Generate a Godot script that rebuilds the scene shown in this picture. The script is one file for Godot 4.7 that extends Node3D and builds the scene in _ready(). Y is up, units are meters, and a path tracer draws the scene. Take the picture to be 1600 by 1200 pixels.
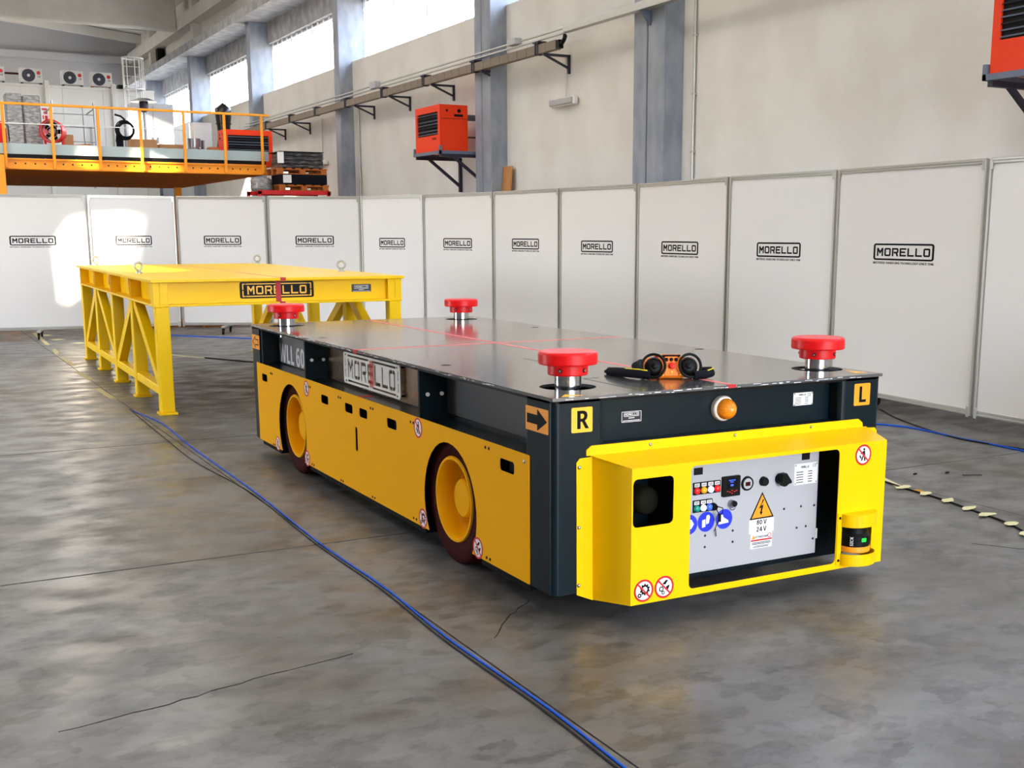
extends Node3D

# ---------------------------------------------------------------- mesh builder
class MB:
	var v := PackedVector3Array()
	var n := PackedVector3Array()

	func tri(a: Vector3, b: Vector3, c: Vector3, na: Vector3, nb: Vector3 = Vector3.ZERO, nc: Vector3 = Vector3.ZERO) -> MB:
		if nb == Vector3.ZERO:
			nb = na
			nc = na
		if (b - a).cross(c - a).dot(na + nb + nc) > 0.0:
			v.append_array([a, c, b])
			n.append_array([na, nc, nb])
		else:
			v.append_array([a, b, c])
			n.append_array([na, nb, nc])
		return self

	func quad(a: Vector3, b: Vector3, c: Vector3, d: Vector3, nn: Vector3 = Vector3.ZERO) -> MB:
		if nn == Vector3.ZERO:
			nn = (b - a).cross(c - a).normalized()
		tri(a, b, c, nn)
		tri(a, c, d, nn)
		return self

	func box(c: Vector3, s: Vector3, B: Basis = Basis()) -> MB:
		var h := s * 0.5
		for ax in 3:
			for sg in [-1.0, 1.0]:
				var e0 := Vector3.ZERO
				var e1 := Vector3.ZERO
				var e2 := Vector3.ZERO
				e0[ax] = h[ax] * sg
				e1[(ax + 1) % 3] = h[(ax + 1) % 3]
				e2[(ax + 2) % 3] = h[(ax + 2) % 3]
				var nn := Vector3.ZERO
				nn[ax] = sg
				quad(c + B * (e0 - e1 - e2), c + B * (e0 + e1 - e2), c + B * (e0 + e1 + e2), c + B * (e0 - e1 + e2), B * nn)
		return self

	func lohi(lo: Vector3, hi: Vector3, e := 0.0) -> MB:
		if e > 0.0:
			return cbox((lo + hi) * 0.5, hi - lo, e)
		return box((lo + hi) * 0.5, hi - lo)

	func cbox(c: Vector3, s: Vector3, e: float, B: Basis = Basis()) -> MB:
		var h := s * 0.5
		e = minf(e, minf(h.x, minf(h.y, h.z)) * 0.9)
		for ax in 3:
			var a1 := (ax + 1) % 3
			var a2 := (ax + 2) % 3
			for sg in [-1.0, 1.0]:
				var p := []
				for q in [[-1, -1], [1, -1], [1, 1], [-1, 1]]:
					var w := Vector3.ZERO
					w[ax] = h[ax] * sg
					w[a1] = (h[a1] - e) * q[0]
					w[a2] = (h[a2] - e) * q[1]
					p.append(c + B * w)
				var nn := Vector3.ZERO
				nn[ax] = sg
				quad(p[0], p[1], p[2], p[3], B * nn)
			for s1 in [-1.0, 1.0]:
				for s2 in [-1.0, 1.0]:
					var A := Vector3.ZERO
					var Bv := Vector3.ZERO
					A[a1] = h[a1] * s1
					A[a2] = (h[a2] - e) * s2
					Bv[a1] = (h[a1] - e) * s1
					Bv[a2] = h[a2] * s2
					var d := Vector3.ZERO
					d[ax] = h[ax] - e
					var nn2 := Vector3.ZERO
					nn2[a1] = s1
					nn2[a2] = s2
					quad(c + B * (A - d), c + B * (A + d), c + B * (Bv + d), c + B * (Bv - d), (B * nn2).normalized())
		for sx in [-1.0, 1.0]:
			for sy in [-1.0, 1.0]:
				for sz in [-1.0, 1.0]:
					var k := Vector3(sx, sy, sz)
					tri(c + B * (k * Vector3(h.x, h.y - e, h.z - e)), c + B * (k * Vector3(h.x - e, h.y, h.z - e)), c + B * (k * Vector3(h.x - e, h.y - e, h.z)), (B * k).normalized())
		return self

	# a box between two points, w wide (horizontal-ish), t thick
	func bar(a: Vector3, b: Vector3, w: float, t: float, up: Vector3 = Vector3.UP) -> MB:
		var y := (b - a).normalized()
		var x := y.cross(up)
		if x.length() < 0.01:
			x = y.cross(Vector3.RIGHT)
		x = x.normalized()
		var z := x.cross(y)
		return box((a + b) * 0.5, Vector3(w, a.distance_to(b), t), Basis(x, y, z))

	func prism(poly: PackedVector2Array, z0: float, z1: float, xf: Transform3D = Transform3D(), skip_x: Array = []) -> MB:
		var idx := Geometry2D.triangulate_polygon(poly)
		var nz := (xf.basis * Vector3(0, 0, 1)).normalized()
		for i in range(0, idx.size(), 3):
			var a := poly[idx[i]]
			var b := poly[idx[i + 1]]
			var c := poly[idx[i + 2]]
			tri(xf * Vector3(a.x, a.y, z1), xf * Vector3(b.x, b.y, z1), xf * Vector3(c.x, c.y, z1), nz)
			tri(xf * Vector3(a.x, a.y, z0), xf * Vector3(b.x, b.y, z0), xf * Vector3(c.x, c.y, z0), -nz)
		var area := 0.0
		for i in poly.size():
			area += poly[i].cross(poly[(i + 1) % poly.size()])
		var sg := 1.0 if area > 0 else -1.0
		for i in poly.size():
			var a := poly[i]
			var b := poly[(i + 1) % poly.size()]
			var cut := false
			for x in skip_x:
				if absf(a.x - x) < 1e-4 and absf(b.x - x) < 1e-4:
					cut = true
			if cut or a.distance_to(b) < 1e-6:
				continue
			var d := (b - a).normalized()
			var nn := (xf.basis * Vector3(d.y * sg, -d.x * sg, 0)).normalized()
			quad(xf * Vector3(a.x, a.y, z0), xf * Vector3(b.x, b.y, z0), xf * Vector3(b.x, b.y, z1), xf * Vector3(a.x, a.y, z1), nn)
		return self

	# a sheet with holes: cut into strips through each hole so that every piece is a simple polygon
	func sheet(outer: PackedVector2Array, holes: Array, z0: float, z1: float, xf: Transform3D = Transform3D()) -> MB:
		var lo := outer[0]
		var hi := outer[0]
		for p in outer:
			lo = lo.min(p)
			hi = hi.max(p)
		var cuts := []
		for h in holes:
			var a: Vector2 = h[0]
			var b: Vector2 = h[0]
			for p in h:
				a = a.min(p)
				b = b.max(p)
			cuts.append((a.x + b.x) * 0.5 + 0.00037)
		cuts.sort()
		var edges := [lo.x - 1.0]
		for c in cuts:
			if c - edges[-1] > 1e-4:
				edges.append(c)
		edges.append(hi.x + 1.0)
		for i in edges.size() - 1:
			var strip := PackedVector2Array([Vector2(edges[i], lo.y - 1), Vector2(edges[i + 1], lo.y - 1), Vector2(edges[i + 1], hi.y + 1), Vector2(edges[i], hi.y + 1)])
			var todo: Array = Array(Geometry2D.intersect_polygons(outer, strip))
			for h in holes:
				var next: Array = []
				for p in todo:
					next.append_array(Geometry2D.clip_polygons(p, h))
				todo = next
			for p in todo:
				if not Geometry2D.is_polygon_clockwise(p) or todo.size() == 1:
					prism(p, z0, z1, xf, edges)
		return self

	func tube(path: Array, r: float, seg := 8, closed := false) -> MB:
		var rings := []
		var cnt := path.size()
		var side := Vector3.ZERO
		for i in cnt:
			var d: Vector3
			if closed:
				d = path[(i + 1) % cnt] - path[(i + cnt - 1) % cnt]
			else:
				d = path[mini(i + 1, cnt - 1)] - path[maxi(i - 1, 0)]
			d = d.normalized()
			if side == Vector3.ZERO:
				side = d.cross(Vector3.UP if absf(d.y) < 0.9 else Vector3.RIGHT).normalized()
			side = (side - d * side.dot(d)).normalized()
			var o := side.cross(d)
			var ring := []
			for k in seg:
				var t := TAU * k / seg
				ring.append(side * cos(t) + o * sin(t))
			rings.append(ring)
		var last := cnt if closed else cnt - 1
		for i in last:
			var j := (i + 1) % cnt
			for k in seg:
				var m := (k + 1) % seg
				var a: Vector3 = rings[i][k]
				var b: Vector3 = rings[i][m]
				var c: Vector3 = rings[j][m]
				var d2: Vector3 = rings[j][k]
				tri(path[i] + a * r, path[i] + b * r, path[j] + c * r, a, b, c)
				tri(path[i] + a * r, path[j] + c * r, path[j] + d2 * r, a, c, d2)
		if not closed:
			for e in [0, cnt - 1]:
				var dd: Vector3 = (path[1] - path[0]).normalized() * -1.0 if e == 0 else (path[cnt - 1] - path[cnt - 2]).normalized()
				for k in range(1, seg - 1):
					tri(path[e] + rings[e][0] * r, path[e] + rings[e][k] * r, path[e] + rings[e][k + 1] * r, dd)
		return self

	func cyl(a: Vector3, b: Vector3, r: float, seg := 16) -> MB:
		return tube([a, b], r, seg)

	# profile: points (radius, height) turned round the y axis of xf
	func lathe(prof: Array, seg: int, xf: Transform3D = Transform3D(), smooth := false, arc := TAU) -> MB:
		var cnt := prof.size()
		var ns := []
		for i in cnt - 1:
			var d: Vector2 = (prof[i + 1] - prof[i]).normalized()
			ns.append(Vector2(d.y, -d.x))
		for i in cnt - 1:
			var n0: Vector2 = ns[i]
			var n1: Vector2 = ns[i]
			if smooth:
				if i > 0:
					n0 = (ns[i] + ns[i - 1]).normalized()
				if i < cnt - 2:
					n1 = (ns[i] + ns[i + 1]).normalized()
			for k in seg:
				var t0 := arc * k / seg
				var t1 := arc * (k + 1) / seg
				var P := func(p: Vector2, t: float) -> Vector3: return xf * Vector3(p.x * cos(t), p.y, p.x * sin(t))
				var N := func(p: Vector2, t: float) -> Vector3: return (xf.basis * Vector3(p.x * cos(t), p.y, p.x * sin(t))).normalized()
				var a: Vector3 = P.call(prof[i], t0)
				var b: Vector3 = P.call(prof[i], t1)
				var c: Vector3 = P.call(prof[i + 1], t1)
				var d: Vector3 = P.call(prof[i + 1], t0)
				if prof[i].x > 1e-6:
					tri(a, b, c, N.call(n0, t0), N.call(n0, t1), N.call(n1, t1))
				if prof[i + 1].x > 1e-6:
					tri(a, c, d, N.call(n0, t0), N.call(n1, t1), N.call(n1, t0))
		return self

	func torus(R: float, r: float, xf: Transform3D, seg := 24, rs := 8) -> MB:
		var path := []
		for k in seg:
			path.append(xf * Vector3(R * cos(TAU * k / seg), 0, R * sin(TAU * k / seg)))
		return tube(path, r, rs, true)


# ---------------------------------------------------------------- helpers
var used := {}
var M := {}
const AX := 2.2904
const AZ := -4.0850
const DH := 0.9495


func numbered(s: String) -> String:
	if not used.has(s):
		used[s] = 0
		return s
	used[s] += 1
	return "%s_%03d" % [s, used[s]]


func amesh(list: Array) -> ArrayMesh:
	var am := ArrayMesh.new()
	for i in range(0, list.size(), 2):
		var b: MB = list[i]
		if b.v.is_empty():
			continue
		var arr := []
		arr.resize(Mesh.ARRAY_MAX)
		arr[Mesh.ARRAY_VERTEX] = b.v
		arr[Mesh.ARRAY_NORMAL] = b.n
		am.add_surface_from_arrays(Mesh.PRIMITIVE_TRIANGLES, arr)
		am.surface_set_material(am.get_surface_count() - 1, list[i + 1])
	return am


func put(called: String, mesh: Mesh, parent: Node3D, at: Vector3 = Vector3.ZERO, basis: Basis = Basis()) -> MeshInstance3D:
	var o := MeshInstance3D.new()
	o.mesh = mesh
	o.transform = Transform3D(basis, at)
	if parent == null or parent == self:
		o.name = numbered(called)
		add_child(o)
	else:
		o.name = called
		parent.add_child(o, true)
	return o


func obj(called: String, b: MB, m: Material, parent: Node3D = null) -> MeshInstance3D:
	return put(called, amesh([b, m]), parent)


func multi(called: String, list: Array, parent: Node3D = null) -> MeshInstance3D:
	return put(called, amesh(list), parent)


func tag(o: Node3D, label: String, category: String, group := "") -> Node3D:
	o.set_meta("label", label)
	o.set_meta("category", category)
	o.set_meta("kind", "thing")
	if group:
		o.set_meta("group", group)
	return o


func thing(called: String, label: String, category: String, at: Vector3 = Vector3.ZERO, turn := 0.0, group := "") -> Node3D:
	var o := Node3D.new()
	o.name = numbered(called)
	o.position = at
	o.rotation.y = turn
	add_child(o)
	tag(o, label, category, group)
	return o


func node(called: String, parent: Node3D, at: Vector3 = Vector3.ZERO) -> Node3D:
	var o := Node3D.new()
	o.name = called
	o.position = at
	parent.add_child(o, true)
	return o


func struct(o: Node3D, label := "", category := "") -> Node3D:
	o.set_meta("kind", "structure")
	if label:
		o.set_meta("label", label)
	if category:
		o.set_meta("category", category)
	return o


func snode(called: String, label: String, category: String) -> Node3D:
	var o := Node3D.new()
	o.name = numbered(called)
	add_child(o)
	return struct(o, label, category)


func lbl(o: Node3D, s: String) -> Node3D:
	o.set_meta("label", s)
	return o


func mat(key: String, c: Color, rough := 0.5, metal := 0.0, spec := 0.5) -> StandardMaterial3D:
	var m := StandardMaterial3D.new()
	m.resource_name = key
	m.albedo_color = c
	m.roughness = rough
	m.metallic = metal
	m.metallic_specular = spec
	M[key] = m
	return m


func noise_tex(freq: float, ramp: Array, size := 512, octaves := 4, type := FastNoiseLite.TYPE_SIMPLEX_SMOOTH, sd := 1, normal := false) -> NoiseTexture2D:
	var f := FastNoiseLite.new()
	f.seed = sd
	f.noise_type = type
	f.frequency = freq
	f.fractal_octaves = octaves
	var t := NoiseTexture2D.new()
	t.width = size
	t.height = size
	t.seamless = true
	t.noise = f
	if normal:
		t.as_normal_map = true
		t.bump_strength = 2.0
	if ramp.size():
		var g := Gradient.new()
		var off := PackedFloat32Array()
		var col := PackedColorArray()
		for r in ramp:
			off.append(r[0])
			col.append(r[1])
		g.offsets = off
		g.colors = col
		t.color_ramp = g
	return t


func tri_map(m: StandardMaterial3D, t: Texture2D, scale: Vector3) -> void:
	m.albedo_texture = t
	m.uv1_triplanar = true
	m.uv1_world_triplanar = true
	m.uv1_scale = scale


# overlapping trowel marks: warped cells of slightly different tone with fine grain
func trowel_tex(size: int) -> NoiseTexture2D:
	var t := noise_tex(0.021, [[0.0, g(0.70)], [0.3, g(0.84)], [0.55, g(0.95)], [1.0, Color(1.0, 1.0, 1.0)]], size, 3, FastNoiseLite.TYPE_CELLULAR, 31)
	var f: FastNoiseLite = t.noise
	f.cellular_return_type = FastNoiseLite.RETURN_CELL_VALUE
	f.cellular_jitter = 1.0
	f.fractal_type = FastNoiseLite.FRACTAL_FBM
	f.fractal_gain = 0.6
	f.domain_warp_enabled = true
	f.domain_warp_amplitude = 45.0
	f.domain_warp_frequency = 0.012
	f.domain_warp_fractal_octaves = 4
	return t


func g(x: float) -> Color:
	return Color(x, x, x)


func rrect(x0: float, y0: float, x1: float, y1: float, r: float, seg := 4) -> PackedVector2Array:
	var p := PackedVector2Array()
	for c in [[x1 - r, y1 - r, 0.0], [x0 + r, y1 - r, PI / 2], [x0 + r, y0 + r, PI], [x1 - r, y0 + r, 3 * PI / 2]]:
		for k in seg + 1:
			var t: float = c[2] + PI / 2 * k / seg
			p.append(Vector2(c[0] + r * cos(t), c[1] + r * sin(t)))
	return p


func disc(cx: float, cy: float, r: float, seg := 24) -> PackedVector2Array:
	var p := PackedVector2Array()
	for k in seg:
		p.append(Vector2(cx + r * cos(TAU * k / seg), cy + r * sin(TAU * k / seg)))
	return p


func poly(a: Array) -> PackedVector2Array:
	var p := PackedVector2Array()
	for i in range(0, a.size(), 2):
		p.append(Vector2(a[i], a[i + 1]))
	return p


func text(s: String, height: float, m: Material, depth := 0.001, serif := false, bold := true, squash := 1.0) -> Mesh:
	var f := SystemFont.new()
	f.font_names = PackedStringArray(["Droid Serif" if serif else "Droid Sans"])
	f.font_weight = 700 if bold else 400
	var t := TextMesh.new()
	t.text = s
	t.font = f
	t.font_size = 32
	t.pixel_size = height / 23.0
	t.depth = depth
	t.curve_step = 4.0
	t.material = m
	return t


# lettering stretched to a given height and width, centred on the origin
func fit_text(t: String, h: float, w: float, m: Material) -> ArrayMesh:
	var src := text(t, h, m)
	var box := src.get_aabb()
	var arr := src.surface_get_arrays(0)
	var v: PackedVector3Array = arr[Mesh.ARRAY_VERTEX]
	var c := box.get_center()
	for i in v.size():
		v[i] = Vector3((v[i].x - c.x) * w / box.size.x, (v[i].y - c.y) * h / box.size.y, v[i].z)
	arr[Mesh.ARRAY_VERTEX] = v
	var am := ArrayMesh.new()
	am.add_surface_from_arrays(Mesh.PRIMITIVE_TRIANGLES, arr)
	am.surface_set_material(0, m)
	return am


# the seven letters of the nameplate, as outlines in a unit square
const LM := [0.0, 0.0, 0.0, 1.0, 0.2, 1.0, 0.5, 0.6, 0.8, 1.0, 1.0, 1.0, 1.0, 0.0, 0.8, 0.0, 0.8, 0.66, 0.5, 0.28, 0.2, 0.66, 0.2, 0.0]
const LR := [0.0, 0.0, 0.0, 1.0, 0.85, 1.0, 1.0, 0.87, 1.0, 0.5, 0.84, 0.38, 1.0, 0.0, 0.78, 0.0, 0.62, 0.36, 0.3, 0.36, 0.3, 0.55, 0.8, 0.55, 0.8, 0.82, 0.2, 0.82, 0.2, 0.0]
const LE := [0.0, 0.0, 0.0, 1.0, 1.0, 1.0, 1.0, 0.82, 0.2, 0.82, 0.2, 0.6, 0.85, 0.6, 0.85, 0.42, 0.2, 0.42, 0.2, 0.18, 1.0, 0.18, 1.0, 0.0]
const LL := [0.0, 0.0, 0.0, 1.0, 0.2, 1.0, 0.2, 0.18, 1.0, 0.18, 1.0, 0.0]


func half_o(gap: float, right: bool) -> PackedVector2Array:
	var e := 0.5 - gap
	var p := poly([e, 0.0, 0.14, 0.0, 0.0, 0.12, 0.0, 0.88, 0.14, 1.0, e, 1.0, e, 0.82, 0.2, 0.82, 0.2, 0.18, e, 0.18])
	if right:
		for i in p.size():
			p[i].x = 1.0 - p[i].x
	return p


# outlines of the seven letters in a strip w wide and h high centred on the origin
func letters(w: float, h: float, gap := 0.0) -> Array:
	var out := []
	var lw := w / 7.0
	var k := 0
	for c in ["M", "O", "R", "E", "L", "L", "O"]:
		var shapes := []
		match c:
			"M": shapes = [poly(LM)]
			"O": shapes = [half_o(gap, false), half_o(gap, true)]
			"R": shapes = [poly(LR)]
			"E": shapes = [poly(LE)]
			"L": shapes = [poly(LL)]
		for s in shapes:
			var q := PackedVector2Array()
			for p in s:
				q.append(Vector2(-w / 2 + lw * (k + 0.1) + p.x * lw * 0.8, (p.y - 0.5) * h))
			out.append(q)
		k += 1
	return out


func frame_sheet(b: MB, x0: float, y0: float, x1: float, y1: float, r: float, t: float, z0: float, z1: float, xf := Transform3D()) -> void:
	b.sheet(rrect(x0, y0, x1, y1, r), [rrect(x0 + t, y0 + t, x1 - t, y1 - t, maxf(r - t, 0.001))], z0, z1, xf)


# ---------------------------------------------------------------- scene
func _ready() -> void:
	view_and_light()
	materials()
	setting()
	vehicle()
	stand()
	partitions()
	wall_fittings()
	mezzanine()
	far_end()
	floor_items()
	remote()


func view_and_light() -> void:
	var cam := Camera3D.new()
	cam.name = "camera"
	var yaw := 0.5081
	var pitch := -0.1880
	cam.transform = Transform3D(Basis(Vector3.UP, -yaw) * Basis(Vector3.RIGHT, pitch), Vector3(0, 1.6, 0))
	cam.near = 0.05
	cam.far = 400.0
	cam.projection = Camera3D.PROJECTION_FRUSTUM
	var f := 1834.8
	cam.size = 1200.0 / f * cam.near
	cam.frustum_offset = Vector2(-58.9, 114.3) / f * cam.near
	cam.current = true
	add_child(cam)

	var env := Environment.new()
	env.background_mode = Environment.BG_SKY
	var sky := Sky.new()
	var ps := ProceduralSkyMaterial.new()
	ps.sky_top_color = Color(0.80, 0.87, 0.97)
	ps.sky_horizon_color = Color(0.95, 0.96, 0.97)
	ps.ground_bottom_color = Color(0.72, 0.70, 0.66)
	ps.ground_horizon_color = Color(0.8, 0.79, 0.77)
	ps.sky_energy_multiplier = 5.0
	ps.ground_energy_multiplier = 4.0
	sky.sky_material = ps
	env.sky = sky
	env.tonemap_mode = Environment.TONE_MAPPER_LINEAR
	env.tonemap_exposure = 0.48
	env.sdfgi_enabled = true
	env.ssao_enabled = true
	env.ssil_enabled = true
	var we := WorldEnvironment.new()
	we.name = "world"
	we.environment = env
	add_child(we)

	var sun := DirectionalLight3D.new()
	sun.name = "sun"
	sun.light_color = Color(1.0, 0.93, 0.82)
	sun.light_energy = 30.0
	sun.light_angular_distance = 0.6
	sun.shadow_enabled = true
	sun.sky_mode = DirectionalLight3D.SKY_MODE_LIGHT_ONLY
	sun.basis = Basis.looking_at(Vector3(0.82, -0.30, -0.42).normalized(), Vector3.UP)
	add_child(sun)

	# added rows of unseen high-bay lamps, each glowing and lighting both down and up
	lamp_spots = [Vector3(-2.5, 8.3, 4.0), Vector3(3.5, 8.3, 4.0), Vector3(-2.5, 8.3, -4.0), Vector3(3.5, 8.3, -4.0), Vector3(-2.5, 8.3, -12.0), Vector3(3.5, 8.3, -12.0), Vector3(-2.5, 8.3, -21.0), Vector3(3.5, 8.3, -21.0), Vector3(-2.5, 8.3, -32.0), Vector3(3.5, 8.3, -32.0), Vector3(-5.5, 8.3, -44.5), Vector3(0.6, 8.3, -44.5)]
	for p in lamp_spots:
		area(p - Vector3(0, 0.06, 0), Vector3(0, -1, 0), Vector2(1.6, 1.6), (27.0 if p.z > -10.0 else (21.0 if p.z > -30.0 else 38.0)) * (0.6 if p.x < 0.0 and p.z > -15.0 else 1.15), Color(1.0, 0.98, 0.95))
		area(p + Vector3(0, 0.18, 0), Vector3(0, 1, 0), Vector2(1.6, 1.6), 45.0 if p.z < -20.0 else 12.0, Color(1.0, 0.98, 0.95))  # uplight added to brighten the roof and upper walls
	# area light for daylight through an unseen gate added behind the camera
	area(Vector3(3.6, 3.0, 9.7), Vector3(0.0, 0.0, -1), Vector2(8.0, 5.0), 9.0, Color(0.97, 0.98, 1.0))
	# and through an unseen gate added in the left wall
	area(Vector3(-9.9, 1.9, -15.5), Vector3(1, 0.0, 0.0), Vector2(6.0, 3.4), 8.0, Color(1.0, 0.98, 0.94))


var lamp_spots := []


func area(at: Vector3, towards: Vector3, size: Vector2, energy: float, c: Color) -> void:
	var l := AreaLight3D.new()
	l.name = "area_light"
	l.area_size = size
	l.light_energy = energy
	l.light_color = c
	l.area_normalize_energy = true
	l.set("area_range", 80.0)
	l.shadow_enabled = true
	l.position = at
	l.basis = Basis.looking_at(towards, Vector3.UP if absf(towards.y) < 0.9 else Vector3.RIGHT)
	add_child(l, true)


func materials() -> void:
	var m: StandardMaterial3D
	mat("shaded_underside", Color(0.74, 0.38, 0.02), 0.8, 0.0, 0.2)  # platform yellow darkened for the shade under the deck
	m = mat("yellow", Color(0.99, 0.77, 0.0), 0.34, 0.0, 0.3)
	m.clearcoat_enabled = true
	m.clearcoat = 0.06
	m.clearcoat_roughness = 0.1
	mat("shaded_yellow", Color(0.95, 0.675, 0.0), 0.42, 0.0, 0.2)  # same paint as yellow, darkened for the shaded side
	mat("stand_yellow", Color(0.99, 0.80, 0.0), 0.34, 0.0, 0.3)
	mat("mezz_yellow", Color(0.97, 0.62, 0.02), 0.5)
	mat("teal", Color(0.05, 0.105, 0.13), 0.28, 0.0, 0.32)
	m = mat("deck", Color(0.33, 0.335, 0.34), 0.13, 0.0, 0.75)
	m.clearcoat_enabled = true
	m.clearcoat = 1.0
	m.clearcoat_roughness = 0.12
	m.roughness_texture = noise_tex(0.01, [[0.2, g(0.15)], [0.8, g(0.19)]], 256, 3)
	m.roughness = 1.0
	m.uv1_triplanar = true
	m.uv1_world_triplanar = true
	m.uv1_scale = Vector3(0.5, 0.5, 0.5)
	mat("web", Color(0.14, 0.16, 0.18), 0.2, 0.0, 0.7)
	mat("web_steel", Color(0.68, 0.59, 0.51), 0.27, 1.0)  # brown reflection of the floor painted into the steel colour
	mat("web_grey", Color(0.50, 0.49, 0.48), 0.34, 0.3)
	mat("web_plate_dark", Color(0.27, 0.27, 0.27), 0.34, 0.2)
	mat("bag_black", Color(0.035, 0.035, 0.04), 0.3)
	mat("dark", Color(0.015, 0.017, 0.02), 0.7, 0.0, 0.25)
	mat("black", Color(0.015, 0.015, 0.017), 0.5, 0.0, 0.3)
	mat("olive", Color(0.10, 0.095, 0.06), 0.8, 0.0, 0.2)
	mat("navy", Color(0.04, 0.05, 0.09), 0.85, 0.0, 0.3)
	m = mat("red", Color(0.86, 0.03, 0.045), 0.35, 0.0, 0.35)
	m.clearcoat_enabled = true
	m.clearcoat = 0.2
	mat("chrome", Color(0.78, 0.79, 0.8), 0.12, 1.0)
	mat("steel", Color(0.62, 0.63, 0.65), 0.32, 1.0)
	mat("zinc", Color(0.72, 0.73, 0.72), 0.38, 0.8)
	mat("tyre", Color(0.22, 0.05, 0.045), 0.75, 0.0, 0.2)
	mat("tyre_black", Color(0.03, 0.03, 0.03), 0.6)
	mat("sign_white", Color(0.92, 0.92, 0.92), 0.4)
	mat("sign_red", Color(0.80, 0.05, 0.08), 0.4)
	mat("sign_yellow", Color(0.98, 0.74, 0.16), 0.4)
	mat("sign_orange", Color(0.97, 0.62, 0.10), 0.4)
	mat("sign_blue", Color(0.08, 0.18, 0.86), 0.4)
	mat("ink", Color(0.02, 0.02, 0.04), 0.6, 0.0, 0.25)
	mat("cream_metal", Color(0.97, 0.95, 0.90), 0.4, 0.0)
	mat("cab", Color(0.69, 0.69, 0.70), 0.4)
	mat("alu", Color(0.76, 0.76, 0.74), 0.35, 0.7)
	mat("sheet_white", Color(0.90, 0.89, 0.88), 0.28)
	m = mat("wall_white", Color(1, 1, 1), 0.85)
	tri_map(m, noise_tex(0.006, [[0.25, Color(0.86, 0.845, 0.82)], [0.75, Color(0.89, 0.88, 0.86)]], 512, 5), Vector3(0.25, 0.25, 0.25))
	m = mat("pillar", Color(1, 1, 1), 0.55)
	tri_map(m, noise_tex(0.012, [[0.2, Color(0.50, 0.53, 0.58)], [0.5, Color(0.545, 0.57, 0.62)], [0.8, Color(0.58, 0.60, 0.64)]], 512, 6, FastNoiseLite.TYPE_SIMPLEX_SMOOTH, 7), Vector3(0.5, 0.25, 0.5))
	m = mat("concrete", Color(1, 1, 1), 0.9)
	tri_map(m, noise_tex(0.012, [[0.2, Color(0.58, 0.58, 0.59)], [0.55, Color(0.65, 0.65, 0.66)], [0.8, Color(0.70, 0.70, 0.70)]], 512, 6, FastNoiseLite.TYPE_SIMPLEX_SMOOTH, 9), Vector3(0.4, 0.4, 0.4))
	m.heightmap_enabled = false
	m = mat("floor", Color(1, 1, 1), 1.0, 0.0, 0.5)
	tri_map(m, noise_tex(0.006, [[0.2, Color(0.365, 0.35, 0.33)], [0.42, Color(0.405, 0.398, 0.39)], [0.6, Color(0.422, 0.422, 0.422)], [0.85, Color(0.452, 0.452, 0.455)]], 1024, 5, FastNoiseLite.TYPE_SIMPLEX_SMOOTH, 3), Vector3(0.11, 0.11, 0.15))
	m.detail_enabled = true
	m.detail_blend_mode = BaseMaterial3D.BLEND_MODE_MUL
	m.detail_uv_layer = BaseMaterial3D.DETAIL_UV_2
	m.uv2_triplanar = true
	m.uv2_world_triplanar = true
	m.uv2_scale = Vector3(0.42, 0.5, 0.62)
	m.detail_albedo = trowel_tex(1024)
	m.roughness_texture = noise_tex(0.02, [[0.25, g(0.29)], [0.5, g(0.40)], [0.75, g(0.54)]], 1024, 7, FastNoiseLite.TYPE_SIMPLEX_SMOOTH, 5)
	mat("joint", Color(0.10, 0.095, 0.09), 0.9)
	m = mat("roof", Color(0.84, 0.83, 0.81), 0.9)
	mat("left_wall", Color(0.42, 0.42, 0.43), 0.9)  # unseen wall kept dark to cut bounce light on the vehicle
	mat("grey_wall", Color(0.72, 0.72, 0.74), 0.9)
	m = mat("glass", Color(0.96, 0.98, 1.0, 0.06), 0.05)
	m.transparency = BaseMaterial3D.TRANSPARENCY_ALPHA
	mat("window_frame", Color(0.75, 0.76, 0.78), 0.6)
	m = mat("lamp_glow", Color(1, 1, 1), 0.6)
	m.emission_enabled = true
	m.emission = Color(1.0, 0.98, 0.94)
	m.emission_energy_multiplier = 2.0
	mat("heater_red", Color(0.92, 0.23, 0.03), 0.45, 0.0, 0.35)
	mat("bracket_grey", Color(0.38, 0.42, 0.50), 0.5)
	mat("bracket_dark", Color(0.12, 0.12, 0.20), 0.5)
	mat("tray", Color(0.50, 0.45, 0.40), 0.6, 0.2)
	mat("wood", Color(0.72, 0.50, 0.28), 0.75)
	mat("pallet_wood", Color(0.66, 0.36, 0.12), 0.8)
	mat("card", Color(0.70, 0.52, 0.36), 0.85)
	m = mat("wrap", Color(1, 1, 1), 0.22)
	tri_map(m, noise_tex(0.02, [[0.2, Color(0.42, 0.42, 0.43)], [0.5, Color(0.56, 0.56, 0.56)], [0.8, Color(0.68, 0.67, 0.65)]], 512, 5, FastNoiseLite.TYPE_SIMPLEX_SMOOTH, 21), Vector3(0.6, 2.0, 0.6))
	m = mat("wrap_dark", Color(1, 1, 1), 0.3)
	tri_map(m, noise_tex(0.02, [[0.25, Color(0.10, 0.10, 0.11)], [0.6, Color(0.26, 0.26, 0.27)], [0.8, Color(0.5, 0.5, 0.5)]], 512, 5, FastNoiseLite.TYPE_SIMPLEX_SMOOTH, 23), Vector3(0.5, 2.5, 0.5))
	mat("blue_cable", Color(0.03, 0.32, 0.78), 0.6, 0.0, 0.3)
	mat("tape_cream", Color(0.86, 0.84, 0.66), 0.7)
	mat("tape_dull", Color(0.70, 0.66, 0.48), 0.7)
	mat("line_yellow", Color(0.86, 0.60, 0.12), 0.7)
	m = mat("laser", Color(1.0, 0.52, 0.52, 0.75), 0.7)  # projected laser light painted as a translucent pink
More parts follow.
